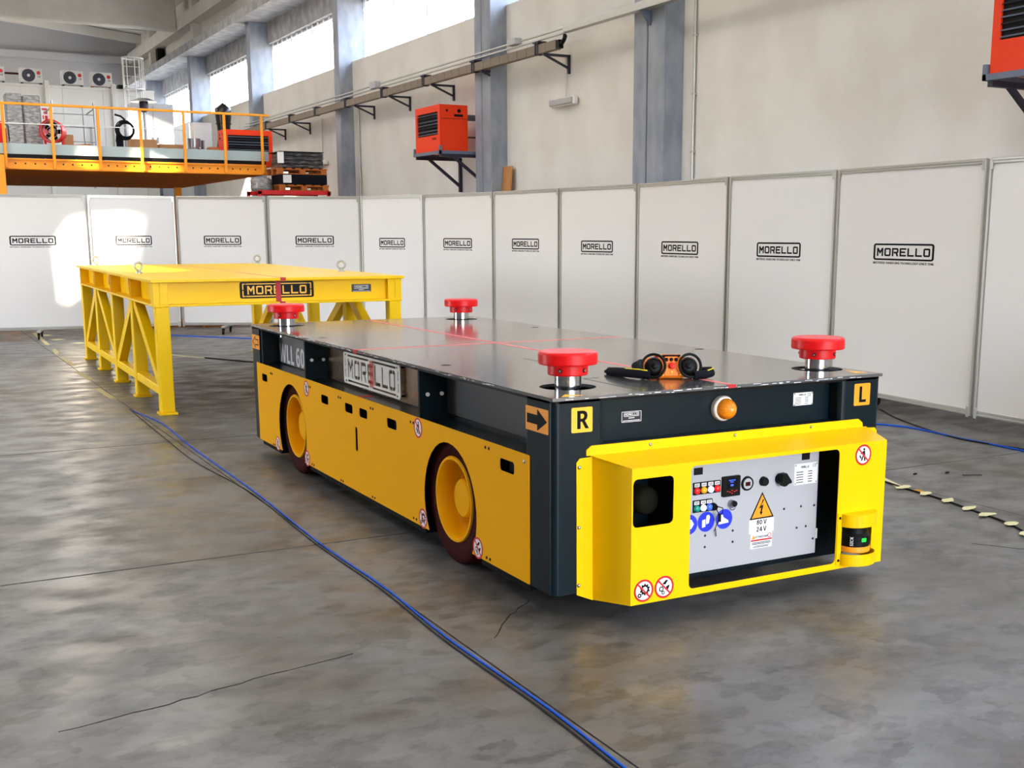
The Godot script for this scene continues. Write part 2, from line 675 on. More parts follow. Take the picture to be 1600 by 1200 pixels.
	m.transparency = BaseMaterial3D.TRANSPARENCY_ALPHA
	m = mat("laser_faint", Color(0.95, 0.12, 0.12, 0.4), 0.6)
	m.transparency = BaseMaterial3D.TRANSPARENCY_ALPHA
	mat("laser_red", Color(0.72, 0.05, 0.10), 0.5)  # laser light on edges and the stand front, painted red
	mat("plate_blue", Color(0.05, 0.06, 0.14), 0.35)
	m = mat("amber", Color(1.0, 0.60, 0.07), 0.15)
	m.clearcoat_enabled = true
	mat("screen", Color(0.02, 0.02, 0.03), 0.1)
	for e in [["glow_white", Color(0.85, 0.87, 1.0), 2.0], ["glow_red", Color(0.95, 0.1, 0.1), 0.5], ["glow_amber", Color(0.98, 0.65, 0.1), 0.5], ["glow_green", Color(0.1, 1.0, 0.25), 1.5], ["glow_blue", Color(0.25, 0.4, 1.0), 0.9]]:
		m = mat(e[0], e[1], 0.3)
		m.emission_enabled = true
		m.emission = e[1]
		m.emission_energy_multiplier = e[2]
	mat("green", Color(0.05, 0.62, 0.50), 0.3)
	mat("remote_orange", Color(0.96, 0.50, 0.08), 0.45)
	mat("piping_yellow", Color(0.90, 0.85, 0.15), 0.6)
	mat("plaster_box", Color(0.90, 0.895, 0.88), 0.8)
	mat("toe", Color(0.66, 0.72, 0.72), 0.45)


# ---------------------------------------------------------------- the hall
func setting() -> void:
	# floor: poured slabs with open joints between them
	var fl := snode("floor", "grey polished concrete floor of large worn slabs with dark joints", "floor")
	obj("subfloor", MB.new().lohi(Vector3(-11, -0.3, -49), Vector3(9.6, -0.006, 11)), M.joint, fl)
	var zs := [11.0, 5.0, 1.5, -2.15, -5.8, -9.35, -13.1, -16.8, -20.5, -24.2, -28.0, -34.0, -41.0, -49.0]
	var xs := [-11.0, -5.6, -1.9, 1.86, 5.6, 9.6]
	for i in zs.size() - 1:
		for j in xs.size() - 1:
			obj("slab", MB.new().lohi(Vector3(xs[j] + 0.004, -0.03, zs[i + 1] + 0.009), Vector3(xs[j + 1] - 0.004, 0.0, zs[i] - 0.009)), M.floor, fl)

	for c in [[0.35, -3.93, 0.71, -3.99, 1.03, -4.08, 1.44, -4.15], [2.0, -4.05, 2.16, -4.25, 2.36, -4.42], [4.85, -4.15, 4.98, -3.95, 5.10, -3.82]]:
		var rng := RandomNumberGenerator.new()
		rng.seed = 4
		var cr := MB.new()
		var last := Vector3(c[0], 0.0004, c[1])
		for k in range(2, c.size(), 2):
			var a := Vector3(c[k - 2], 0.0004, c[k - 1])
			var b := Vector3(c[k], 0.0004, c[k + 1])
			for q in 6:
				var p := a.lerp(b, (q + 1) / 6.0) + Vector3(0, 0, rng.randf_range(-0.008, 0.008))
				cr.bar(last, p, rng.randf_range(0.003, 0.008), 0.0008)
				last = p
		obj("crack", cr, M.joint, fl)

	# right wall: plastered up to the sill of the high windows
	var wr := snode("wall_right", "tall white plastered side wall under the high windows", "wall")
	obj("lower_wall", MB.new().lohi(Vector3(9.0, 0, -49), Vector3(9.6, 5.18, 11)), M.wall_white, wr)
	obj("upper_wall", MB.new().lohi(Vector3(9.1, 7.2, -49), Vector3(9.6, 9.2, 11)), M.wall_white, wr)
	struct(obj("trim_1", MB.new().lohi(Vector3(9.18, 6.45, -49), Vector3(9.6, 6.97, 11)), M.concrete), "grey concrete beam along the top of the high windows", "beam")
	struct(obj("trim_2", MB.new().lohi(Vector3(8.40, 6.97, -49), Vector3(9.6, 7.2, 11)), M.concrete), "projecting grey concrete ledge above the high windows, its soffit lit", "ledge")
	struct(obj("trim_3", MB.new().lohi(Vector3(8.75, 7.95, -49), Vector3(9.1, 8.35, 11)), M.wall_white), "pale beam along the upper side wall above the concrete ledge", "beam")
	var pz := [[-6.0, -5.3], [-13.39, -12.69], [-18.16, -17.58], [-25.09, -24.77], [-31.93, -31.58], [-38.75, -38.4], [-45.4, -45.05], [1.5, 2.2], [8.2, 8.9]]
	for i in pz.size():
		var z0: float = pz[i][0]
		var z1: float = pz[i][1]
		if i == 0:
			continue
		var p := snode("pillar", "", "pillar")
		p.set_meta("label", ["", "grey concrete double pillar with a dark joint, behind the right-hand logo partitions", "grey concrete pillar beside the bracketed orange heater and a leaning plank", "grey concrete pillar just right of the wrapped pallet stack", "grey concrete pillar behind the railing end of the yellow platform", "grey concrete pillar behind the far half of the yellow platform", "farthest grey concrete pillar, beyond the yellow platform", "grey concrete pillar of the side wall beside the camera", "grey concrete pillar of the side wall behind the camera"][i])
		var b := MB.new()
		if i <= 2:
			var zm := z0 + (z1 - z0) * 0.45
			obj("shaft", MB.new().lohi(Vector3(8.7, 0, zm + 0.012), Vector3(9.3, 6.97, z1), 0.012), M.pillar, p)
			obj("shaft", MB.new().lohi(Vector3(8.7, 0, z0), Vector3(9.3, 6.97, zm - 0.012), 0.012), M.pillar, p)
			obj("joint_filler", MB.new().lohi(Vector3(8.74, 0, zm - 0.012), Vector3(9.3, 6.97, zm + 0.012)), M.navy, p)
		else:
			obj("shaft", b.lohi(Vector3(8.7, 0, z0), Vector3(9.3, 6.97, z1), 0.012), M.pillar, p)
		obj("upper_shaft", MB.new().lohi(Vector3(8.85, 7.2, z0), Vector3(9.2, 9.0, z1)), M.wall_white, p)
	# windows between the pillars
	var bays := [[-12.69, 1.5], [-17.58, -13.39], [-24.77, -18.16], [-31.58, -25.09], [-38.4, -31.93], [-45.05, -38.75]]
	for i in bays.size():
		var z0: float = bays[i][0]
		var z1: float = bays[i][1]
		var w := snode("window_%d" % (i + 1), "", "window")
		w.set_meta("label", ["high window band on the right wall, out of the frame", "short high window above the white emergency lamp", "large high window between the bracketed heater's pillar and the pallet stack's pillar", "high window above the railing end of the yellow platform", "high window behind the far half of the yellow platform", "farthest high window, beside the caged ladder"][i])
		var b := MB.new()
		var lo := minf(z0, z1)
		var hi := maxf(z0, z1)
		b.lohi(Vector3(9.3, 5.18, lo), Vector3(9.36, 5.24, hi))
		b.lohi(Vector3(9.3, 6.39, lo), Vector3(9.36, 6.45, hi))
		obj("frame", b, M.window_frame, w)
		var cnt := int(round((hi - lo) / 1.65))
		for k in cnt:
			var a := lo + (hi - lo) * k / cnt
			var c := lo + (hi - lo) * (k + 1) / cnt
			obj("pane", MB.new().lohi(Vector3(9.325, 5.24, a + 0.02), Vector3(9.331, 6.39, c - 0.02)), M.glass, w)
			obj("mullion", MB.new().lohi(Vector3(9.31, 5.24, a - 0.02), Vector3(9.35, 6.39, a + 0.02)), M.window_frame, w)
		for k in cnt * 4:
			var a := lo + (hi - lo) * (k + 0.5) / (cnt * 4)
			obj("hook", MB.new().lohi(Vector3(9.24, 6.36, a - 0.012), Vector3(9.28, 6.45, a + 0.012)), M.window_frame, w)

	# unseen left wall; openings cut and shaped to cast the sun patches inside
	var wl := snode("wall_left", "grey left side wall of the hall, out of the frame, with openings added for sun patches", "wall")
	var xf := Transform3D(Basis(Vector3(0, 0, -1), Vector3(0, 1, 0), Vector3(1, 0, 0)), Vector3(-10.6, 0, 0))
	var holes := [rrect(6.3, 5.8, 9.8, 6.1, 0.02), poly([13.42, 6.03, 13.23, 6.5, 12.5, 7.1, 12.58, 6.35, 12.82, 5.85, 13.23, 5.2, 13.4, 5.1]),
		rrect(19.0, 9.2, 20.2, 10.45, 0.05), rrect(22.1, 9.2, 25.0, 10.45, 0.05), poly([17.65, 8.0, 18.0, 7.9, 17.85, 8.9, 17.68, 8.9]), poly([16.95, 8.1, 17.5, 8.1, 17.4, 8.8, 16.85, 8.8]), rrect(12.4, -0.5, 18.6, 3.7, 0.02)]
	obj("wall_panel", MB.new().sheet(poly([-11, 0, 49, 0, 49, 10.8, -11, 10.8]), holes, 0.0, 0.4, xf), M.left_wall, wl)
	# end walls
	var wb := snode("wall_back", "grey end wall of the hall above the white cabin", "wall")
	obj("wall_panel", MB.new().lohi(Vector3(-11, 0, -49.4), Vector3(9.6, 11, -49)), M.grey_wall, wb)
	obj("wall_ledge", MB.new().lohi(Vector3(-11, 7.95, -49), Vector3(9.6, 8.2, -48.7)), M.grey_wall, wb)
	var wf := snode("wall_front", "white end wall behind the camera with a wide open gate added for light", "wall")
	obj("wall_panel", MB.new().sheet(poly([-11, 0, 9.6, 0, 9.6, 11, -11, 11]), [rrect(-0.6, -0.5, 7.8, 5.6, 0.01)], 0.0, 0.4, Transform3D(Basis(), Vector3(0, 0, 10.6))), M.wall_white, wf)  # gate opening added here to let in frontal light
	# roof, falling gently to the right wall
	var ce := snode("ceiling", "pale sloping roof on deep concrete beams", "ceiling")
	obj("roof_deck", MB.new().prism(poly([-11.2, 10.9, 9.6, 8.9, 9.6, 9.3, -11.2, 11.3]), -49.4, 11.0), M.roof, ce)
	for z in [-48.0, -45.5, -43.0, -38.0, -35.5, -33.0]:
		obj("purlin", MB.new().prism(poly([-11, 10.55, 9.1, 8.62, 9.1, 8.92, -11, 10.88]), z - 0.12, z + 0.12), M.roof, ce)
	for z in [-40.4, -27.0, -13.5, 0.0]:
		var rb := struct(obj("roof_beam", MB.new().lohi(Vector3(-10.6, 7.98, z - 0.25), Vector3(8.75, 8.9, z + 0.25), 0.03), M.wall_white))
		rb.set_meta("label", {-40.4: "deep white concrete roof beam at the top left, above the outdoor units", -27.0: "deep white concrete roof beam above the yellow platform", -13.5: "deep white concrete roof beam above the stand", 0.0: "deep white concrete roof beam above the camera"}[z])
		rb.set_meta("category", "beam")
	# unseen lamps, added to light the hall
	for p in lamp_spots:
		var l := thing("added_ceiling_lamp", "unseen square white high-bay lamp added under the roof", "lamp", p, 0, "added high-bay lamps under the roof")
		obj("housing", MB.new().lohi(Vector3(-0.85, 0.0, -0.85), Vector3(0.85, 0.12, 0.85), 0.02), M.alu, l)
		obj("diffuser", MB.new().lohi(Vector3(-0.8, -0.04, -0.8), Vector3(0.8, 0.0, 0.8)), M.lamp_glow, l)
		obj("diffuser", MB.new().lohi(Vector3(-0.8, 0.12, -0.8), Vector3(0.8, 0.15, 0.8)), M.lamp_glow, l)  # upward diffuser added to brighten the roof
		obj("hanger", MB.new().cyl(Vector3(0, 0.15, 0), Vector3(0, 1.6 if p.x > 0 else 2.0, 0), 0.015, 6), M.alu, l)


# ---------------------------------------------------------------- the vehicle
func side_xf(u: float) -> Transform3D:   # sheet x runs along v (away), y up, z towards +u
	return Transform3D(Basis(Vector3(0, 0, -1), Vector3(0, 1, 0), Vector3(1, 0, 0)), Vector3(u, 0, 0))


func front_xf(z: float) -> Transform3D:
	return Transform3D(Basis(), Vector3(0, 0, z))


# a round prohibition sign in the local xy plane, facing +z
func ban_sign(r: float, kind: int) -> ArrayMesh:
	var w := MB.new().prism(disc(0, 0, r, 28), 0.0, 0.0010)
	var red := MB.new().sheet(disc(0, 0, r, 28), [disc(0, 0, r * 0.82, 28)], 0.0005, 0.0018)
	var a := -PI / 4
	var k := MB.new()
	match kind:
		0:   # walking person
			k.prism(disc(0.08 * r, 0.52 * r, 0.12 * r, 12), 0.0008, 0.0014)
			k.prism(poly([-0.02 * r, 0.38 * r, 0.2 * r, 0.38 * r, 0.22 * r, -0.05 * r, 0.3 * r, -0.6 * r, 0.14 * r, -0.6 * r, 0.06 * r, -0.12 * r, -0.12 * r, -0.55 * r, -0.3 * r, -0.55 * r, -0.04 * r, 0.0]), 0.0008, 0.0014)
			k.prism(poly([-0.02 * r, 0.36 * r, -0.36 * r, 0.16 * r, -0.32 * r, 0.06 * r, 0.02 * r, 0.22 * r]), 0.0008, 0.0014)
			k.prism(poly([-0.5 * r, -0.1 * r, -0.4 * r, 0.04 * r, -0.2 * r, -0.3 * r, -0.32 * r, -0.36 * r]), 0.0008, 0.0014)
		1:   # gear
			var t := PackedVector2Array()
			for i in 20:
				var rr := r * (0.42 if i % 2 == 0 else 0.52)
				for d in [-0.11, 0.11]:
					t.append(Vector2(0.12 * r + rr * cos(TAU * i / 20 + d), 0.08 * r + rr * sin(TAU * i / 20 + d)))
			k.sheet(t, [disc(0.12 * r, 0.08 * r, 0.26 * r, 14)], 0.0008, 0.0014)
			k.sheet(disc(-0.42 * r, -0.4 * r, 0.2 * r, 14), [disc(-0.42 * r, -0.4 * r, 0.09 * r, 10)], 0.0008, 0.0014)
		_:   # hand and rollers
			k.sheet(disc(-0.3 * r, -0.15 * r, 0.24 * r, 14), [disc(-0.3 * r, -0.15 * r, 0.15 * r, 12)], 0.0008, 0.0014)
			k.sheet(disc(-0.1 * r, -0.5 * r, 0.17 * r, 14), [disc(-0.1 * r, -0.5 * r, 0.1 * r, 12)], 0.0008, 0.0014)
			k.prism(poly([-0.2 * r, 0.3 * r, 0.2 * r, 0.62 * r, 0.4 * r, 0.55 * r, 0.1 * r, 0.2 * r]), 0.0008, 0.0014)
			k.prism(poly([0.2 * r, 0.0, 0.5 * r, 0.15 * r, 0.55 * r, 0.02 * r, 0.35 * r, -0.35 * r, 0.2 * r, -0.3 * r]), 0.0008, 0.0014)
	var bar := MB.new().box(Vector3(0, 0, 0.0014), Vector3(2 * r * 0.9, r * 0.15, 0.0012), Basis(Vector3(0, 0, 1), a))
	return amesh([w, M.sign_white, red, M.sign_red, k, M.ink, bar, M.sign_red])


func vehicle() -> void:
	var o := thing("transport_platform", "low yellow and dark grey heavy-load transport vehicle with four red lifting pins", "transport vehicle", Vector3(AX, 0, AZ))
	var W := 1.79
	var L := 4.535
	# deck with the four pin openings
	var pins := [Vector2(0.235, 0.29), Vector2(1.645, 0.29), Vector2(0.182, 4.245), Vector2(1.563, 4.245)]
	var holes := []
	for p in pins:
		holes.append(disc(p.x, p.y, 0.124, 32))
	for p in [Vector2(0.086, 3.16), Vector2(0.124, 1.324), Vector2(1.669, 3.24), Vector2(1.735, 1.38)]:
		holes.append(disc(p.x, p.y, 0.028, 14))
	var dxf := Transform3D(Basis(Vector3(1, 0, 0), Vector3(0, 0, -1), Vector3(0, 1, 0)), Vector3.ZERO)
	obj("deck", MB.new().sheet(poly([-0.006, -0.006, W, -0.006, W, L, -0.006, L]), holes, DH - 0.014, DH, dxf), M.deck, o)
	var lip := MB.new()
	frame_sheet(lip, 0.0, 0.0, W - 0.006, L - 0.006, 0.02, 0.03, DH - 0.026, DH - 0.014, dxf)
	obj("deck_edge", lip, M.black, o)
	var seams := MB.new()
	seams.lohi(Vector3(0.615, DH, -1.43), Vector3(0.619, DH + 0.0006, -0.9))
	seams.lohi(Vector3(0.44, DH, -0.5), Vector3(0.444, DH + 0.0006, -0.03))
	seams.lohi(Vector3(0.44, DH, -0.504), Vector3(0.52, DH + 0.0006, -0.5))
	obj("deck_seam", seams, M.black, o)
	# chipped paint along the deck edge
	var chips := MB.new()
	var rng := RandomNumberGenerator.new()
	rng.seed = 5
	for k in 80:
		var v := rng.randf_range(0.3, 4.4)
		var l := rng.randf_range(0.006, 0.05)
		var y := DH - rng.randf_range(0.002, 0.011)
		chips.lohi(Vector3(-0.0067, y - rng.randf_range(0.001, 0.003), -v - l), Vector3(-0.0058, y, -v))
	for k in 44:
		var u := rng.randf_range(0.02, 1.7)
		var l := rng.randf_range(0.006, 0.05)
		var y := DH - rng.randf_range(0.002, 0.011)
		chips.lohi(Vector3(u, y - rng.randf_range(0.001, 0.003), 0.0058), Vector3(u + l, y, 0.0067))
	obj("paint_chips", chips, M.sign_white, o).set_meta("kind", "stuff")
	# chassis
	var ch := MB.new()
	ch.lohi(Vector3(0.30, 0.16, -4.40), Vector3(1.49, 0.66, -0.12))
	ch.lohi(Vector3(0.40, 0.60, -4.0), Vector3(1.39, 0.86, -0.5))
	ch.lohi(Vector3(0.02, 0.62, -4.40), Vector3(1.77, 0.66, -0.1))
	obj("chassis", ch, M.dark, o)
	for q in [[-4.38, -3.92], [-3.27, -1.36], [-0.70, -0.22]]:
		obj("skirt_shadow_strip", MB.new().lohi(Vector3(0.012, 0.082, q[0]), Vector3(0.30, 0.16, q[1])), M.dark, o)  # dark strips standing in for the shadow under the skirt
	for s in [0, 1]:
		var b := MB.new()
		var x0: float = 0.15 if s == 0 else 1.63
		b.lohi(Vector3(x0, 0.66, -4.38), Vector3(x0 + 0.012, DH - 0.014, -0.2))
		obj("web", b, M.web, o)
		var fb := MB.new()
		if s == 0:
			fb.lohi(Vector3(-0.002, 0.655, -4.40), Vector3(0.17, 0.675, -0.2))
		else:
			fb.lohi(Vector3(1.62, 0.655, -4.40), Vector3(1.788, 0.675, -0.2))
		obj("flange", fb, M.teal, o)
		for v in [3.26, 1.38]:
			var st := MB.new()
			if s == 0:
				st.lohi(Vector3(0.0, 0.66, -v - 0.02), Vector3(0.16, DH - 0.014, -v))
			else:
				st.lohi(Vector3(1.63, 0.66, -v - 0.02), Vector3(1.786, DH - 0.014, -v))
			var so := obj("stiffener", st, M.teal, o)
			if s == 0:
				for u in [0.043, 0.121]:
					obj("bolt", MB.new().cyl(Vector3(u, 0.80, -v), Vector3(u, 0.80, -v + 0.008), 0.0105, 12), M.cream_metal, so)
	# four corner posts
	var post_r := rrect(0, -0.25, 0.25, 0.0, 0.028, 5)
	for c in [[0.0, 0.0], [1.538, 0.0], [0.0, -4.345], [1.538, -4.345]]:
		var b := MB.new()
		var dv := 0.25 if c[1] == 0.0 else 0.19
		b.prism(rrect(c[0], -(c[1]), c[0] + 0.25, -(c[1]) + dv, 0.028, 5), 0.116, DH - 0.014, Transform3D(Basis(Vector3(1, 0, 0), Vector3(0, 0, -1), Vector3(0, 1, 0)), Vector3.ZERO))
		obj("corner_post", b, M.teal, o)
	# front beam
	var fw := MB.new()
	fw.lohi(Vector3(0.2, 0.70, -0.10), Vector3(1.6, DH - 0.014, -0.08))
	fw.lohi(Vector3(0.25, 0.71, -0.09), Vector3(1.538, 0.738, -0.004))
	fw.lohi(Vector3(0.2, 0.12, -0.12), Vector3(1.6, 0.72, -0.10))
	obj("front_beam", fw, M.teal, o)
	# side skirt
	var arch := func(cv: float) -> PackedVector2Array:
		var p := PackedVector2Array()
		for k in 25:
			var t := lerpf(-0.62, PI + 0.62, k / 24.0)
			p.append(Vector2(cv + 0.31 * cos(t), 0.295 + 0.315 * sin(t)))
		p.append(Vector2(cv - 0.255, 0.0))
		p.append(Vector2(cv + 0.255, 0.0))
		return p
	var hs := [arch.call(1.025), arch.call(3.583)]
	var slots := [[4.142, 0.562, 4.279, 0.615], [2.807, 0.566, 2.947, 0.62], [2.371, 0.568, 2.508, 0.623], [2.131, 0.57, 2.264, 0.623], [1.689, 0.571, 1.832, 0.625], [0.332, 0.574, 0.473, 0.63], [2.30, 0.359, 2.34, 0.502]]
	for s in slots:
		hs.append(rrect(s[0], s[1], s[2], s[3], 0.016))
	var skirt := obj("side_skirt", MB.new().sheet(rrect(0.196, 0.119, 4.40, 0.684, 0.006), hs, -0.006, -0.002, side_xf(0.0)), M.shaded_yellow, o)
	obj("side_skirt", MB.new().sheet(rrect(0.196, 0.119, 4.40, 0.684, 0.006), [arch.call(1.025), arch.call(3.583)], 1.788, 1.792, side_xf(0.0)), M.shaded_yellow, o)
	for s in [[4.029, 0.637], [3.171, 0.639], [2.593, 0.641], [2.054, 0.644], [1.473, 0.647], [4.033, 0.131], [3.155, 0.136], [2.595, 0.134], [2.061, 0.135], [1.458, 0.141], [0.594, 0.138], [0.596, 0.653]]:
		for d in [-0.018, 0.018]:
			obj("screw", MB.new().lathe([Vector2(0, 0.005), Vector2(0.006, 0.003), Vector2(0.008, 0)], 8, Transform3D(Basis(Vector3(0, 0, 1), PI / 2), Vector3(-0.006, s[1], -s[0] - d))), M.black, skirt)
	obj("screw", MB.new().lathe([Vector2(0, 0.006), Vector2(0.006, 0.004), Vector2(0.01, 0)], 8, Transform3D(Basis(Vector3(0, 0, 1), PI / 2), Vector3(-0.006, 0.651, -0.239))), M.steel, skirt)
	# dark lining behind the skirt slots
	for q in [[0.34, -2.95, -1.6], [0.5, -4.36, -4.1], [0.5, -0.55, -0.25]]:
		obj("skirt_lining", MB.new().lohi(Vector3(0.03, q[0], q[1]), Vector3(0.05, 0.655, q[2])), M.dark, o)
	# signs on the skirt
	var face_side := Basis(Vector3(0, 0, 1), Vector3(0, 1, 0), Vector3(-1, 0, 0))
	for s in [[3.235, 0.622, 0], [3.937, 0.154, 0], [3.27, 0.159, 2], [1.393, 0.630, 0], [1.351, 0.165, 1], [0.703, 0.162, 2]]:
		put("warning_sign", ban_sign(0.052, s[2]), o, Vector3(-0.006, s[1], -s[0]), face_side)
	# wheels
	for side in [0, 1]:
		for cv in [1.045, 3.60]:
			var wn := node("wheel", o, Vector3(0, 0, 0))
			var B := Basis(Vector3(0, 0, 1), PI / 2)   # lathe y -> -x
			var x0 := 0.035
			if side == 1:
				B = Basis(Vector3(0, 0, 1), -PI / 2)
				x0 = 1.755
			var X := Transform3D(B, Vector3(x0, 0.322, -cv))
			obj("tyre", MB.new().lathe([Vector2(0.2, -0.02), Vector2(0.212, 0.0), Vector2(0.30, 0.004), Vector2(0.316, -0.006), Vector2(0.322, -0.022), Vector2(0.322, -0.2), Vector2(0.3, -0.22), Vector2(0.15, -0.22)], 48, X, true), M.tyre, wn)
			obj("rim", MB.new().lathe([Vector2(0.215, 0.002), Vector2(0.21, 0.010), Vector2(0.198, 0.010), Vector2(0.192, -0.004), Vector2(0.178, -0.075), Vector2(0.15, -0.11), Vector2(0.10, -0.115), Vector2(0.0, -0.115)].map(func(p): return p), 48, X), M.shaded_yellow, wn)
			obj("hub", MB.new().lathe([Vector2(0.118, -0.115), Vector2(0.116, -0.085), Vector2(0.104, -0.078), Vector2(0.098, -0.06), Vector2(0.096, -0.044), Vector2(0.086, -0.036), Vector2(0.0, -0.034)], 32, X), M.shaded_yellow, wn)
			for k in 10:
				var t := TAU * k / 10
				obj("hub_bolt", MB.new().cyl(X * Vector3(0.11 * cos(t), -0.086, 0.11 * sin(t)), X * Vector3(0.11 * cos(t), -0.068, 0.11 * sin(t)), 0.007, 6), M.shaded_yellow, wn)
	# nameplate on the side web: a cream plate with the letters cut through
	var np_c := Vector3(0.118, 0.793, -2.395)
	var cutouts := letters(0.80, 0.115, 0.03)
	for s in [-1.0, 1.0]:
		cutouts.append(rrect(-0.40, s * 0.077 - 0.006, -0.03, s * 0.077 + 0.006, 0.002, 1))
		cutouts.append(rrect(0.03, s * 0.077 - 0.006, 0.40, s * 0.077 + 0.006, 0.002, 1))
		cutouts.append(rrect(s * 0.432 - 0.006, 0.008, s * 0.432 + 0.006, 0.06, 0.002, 1))
		cutouts.append(rrect(s * 0.432 - 0.006, -0.06, s * 0.432 + 0.006, -0.008, 0.002, 1))
	var np := put("nameplate", amesh([MB.new().sheet(rrect(-0.463, -0.095, 0.463, 0.095, 0.02), cutouts, -0.006, 0.0), M.cream_metal]), o, np_c, face_side)
	lbl(np, "cream metal nameplate with cut-out letters")
	for p in [[-0.42, -0.08], [0.42, -0.08], [-0.42, 0.08], [0.42, 0.08]]:
		obj("spacer", MB.new().cyl(Vector3(p[0], p[1], -0.034), Vector3(p[0], p[1], 0.002), 0.006, 8), M.black, np)
	obj("web_plate", MB.new().lohi(Vector3(0.146, 0.682, -3.24), Vector3(0.1505, DH - 0.018, -1.405)), M.web_steel, o)
	obj("web_plate", MB.new().lohi(Vector3(0.1475, 0.682, -4.34), Vector3(0.1505, DH - 0.018, -3.285)), M.web_grey, o)
	obj("web_plate", MB.new().lohi(Vector3(0.1475, 0.70, -1.37), Vector3(0.1505, DH - 0.018, -0.262)), M.web_plate_dark, o)
	# load lettering on the rear web
	put("load_lettering", fit_text("WLL 60", 0.135, 0.585, M.sign_white), o, Vector3(0.147, 0.753, -4.04), face_side)
	# arrow signs
	var arrow := [MB.new().prism(rrect(-0.0975, -0.051, 0.0975, 0.051, 0.004), 0, 0.001), M.sign_orange, MB.new().prism(poly([-0.085, -0.02, 0.005, -0.02, 0.005, -0.046, 0.088, 0.0, 0.005, 0.046, 0.005, 0.02, -0.085, 0.02]), 0.0008, 0.0016), M.ink]
	lbl(put("arrow_sign", amesh(arrow), o, Vector3(-0.0005, 0.844, -0.136), face_side), "orange sign with a solid black arrow")
	var a2 := MB.new().sheet(poly([0.07, -0.022, -0.005, -0.022, -0.005, -0.044, -0.08, 0.0, -0.005, 0.044, -0.005, 0.022, 0.07, 0.022]), [poly([0.062, -0.015, -0.013, -0.015, -0.013, -0.032, -0.066, 0.0, -0.013, 0.032, -0.013, 0.015, 0.062, 0.015])], 0.0008, 0.0016)
	lbl(put("arrow_sign", amesh([MB.new().prism(rrect(-0.0975, -0.051, 0.0975, 0.051, 0.004), 0, 0.001), M.sign_orange, a2, M.ink]), o, Vector3(-0.0005, 0.828, -4.42), face_side), "orange sign with an outlined arrow")
	# R and L signs
	for s in [["R", 0.135, 0.852, M.sign_yellow], ["L", 1.670, 0.856, M.sign_orange]]:
		var so := put("letter_sign", amesh([MB.new().prism(rrect(-0.05, -0.052, 0.05, 0.052, 0.006), 0, 0.0012), s[3]]), o, Vector3(s[1], s[2], 0.0002))
		lbl(so, "square sign with the letter " + s[0])
		put("letter", text(s[0], 0.075, M.ink), so, Vector3(0, -0.001, 0.0014))
	# plates on the front beam
	var small := func(w: float, h: float, dark: bool) -> Array:
		var ink: Material = M.sign_white if dark else M.ink
		var back := MB.new().prism(rrect(-w / 2, -h / 2, w / 2, h / 2, 0.003), 0, 0.0015)
		var b := MB.new()
		frame_sheet(b, -w * 0.38, 0.02 * h, w * 0.38, 0.4 * h, 0.003, 0.0018, 0.001, 0.002)
		for q in letters(w * 0.68, h * 0.2):
			var q2 := PackedVector2Array()
			for p in q:
				q2.append(p + Vector2(0, h * 0.21))
			b.prism(q2, 0.001, 0.002)
		if dark:
			frame_sheet(b, -w / 2, -h / 2, w / 2, h / 2, 0.003, 0.002, 0.001, 0.002)
		b.box(Vector3(0, -0.12 * h, 0.0012), Vector3(w * 0.3, h * 0.07, 0.0015))
		b.box(Vector3(0, -0.36 * h, 0.0012), Vector3(w * 0.86, h * 0.06, 0.0015))
		return [back, M.plate_blue if dark else M.sign_white, b, ink]
	lbl(put("maker_plate", amesh(small.call(0.10, 0.046, true)), o, Vector3(0.428, 0.833, -0.08)), "small dark nameplate with white border")
	var type_plate := func(w: float, h: float) -> Array:
		var b := MB.new()
		for k in 5:
			b.box(Vector3(-w * 0.26, h * (0.1 - 0.12 * k), 0.0012), Vector3(w * 0.3, h * 0.035, 0.0012))
			b.box(Vector3(w * 0.18, h * (0.1 - 0.12 * k), 0.0012), Vector3(w * 0.18, h * 0.035, 0.0012))
		for q in letters(w * 0.34, h * 0.1):
			var q2 := PackedVector2Array()
			for p in q:
				q2.append(p + Vector2(-w * 0.05, h * 0.33))
			b.prism(q2, 0.001, 0.002)
		var s := MB.new()
		for c in [[-1, -1], [1, -1], [1, 1], [-1, 1]]:
			s.cyl(Vector3(c[0] * w * 0.45, c[1] * h * 0.43, 0), Vector3(c[0] * w * 0.45, c[1] * h * 0.43, 0.004), 0.0035, 8)
		return [MB.new().prism(rrect(-w / 2, -h / 2, w / 2, h / 2, 0.003), 0, 0.0015), M.sign_white, b, M.ink, s, M.steel]
	var tp := put("type_plate", amesh(type_plate.call(0.117, 0.06)), o, Vector3(1.379, 0.845, -0.08))
	put("lettering", text("CE", 0.013, M.ink, 0.001, false, false), tp, Vector3(0.036, 0.017, 0.0012))
	# amber beacon
	var bc := node("beacon", o, Vector3(0.905, 0.836, -0.08))
	var bx := Transform3D(Basis(Vector3(1, 0, 0), PI / 2), Vector3.ZERO)
	obj("base", MB.new().lathe([Vector2(0.056, 0), Vector2(0.056, 0.022), Vector2(0.052, 0.028), Vector2(0.044, 0.03)], 28, bx), M.cream_metal, bc)
	var prof := []
	for k in 9:
		var t := PI / 2 * k / 8.0
		prof.append(Vector2(0.046 * cos(t) + 0.0001, 0.03 + 0.058 * sin(t)))
	var dome := MB.new().lathe(prof, 24, bx, true)
	for k in 24:
		var t := TAU * k / 24
		var path := []
		for j in 8:
			path.append(bx * Vector3(prof[j].x * cos(t), prof[j].y, prof[j].x * sin(t)))
		dome.tube(path, 0.0016, 4)
	obj("lens", dome, M.amber, bc)
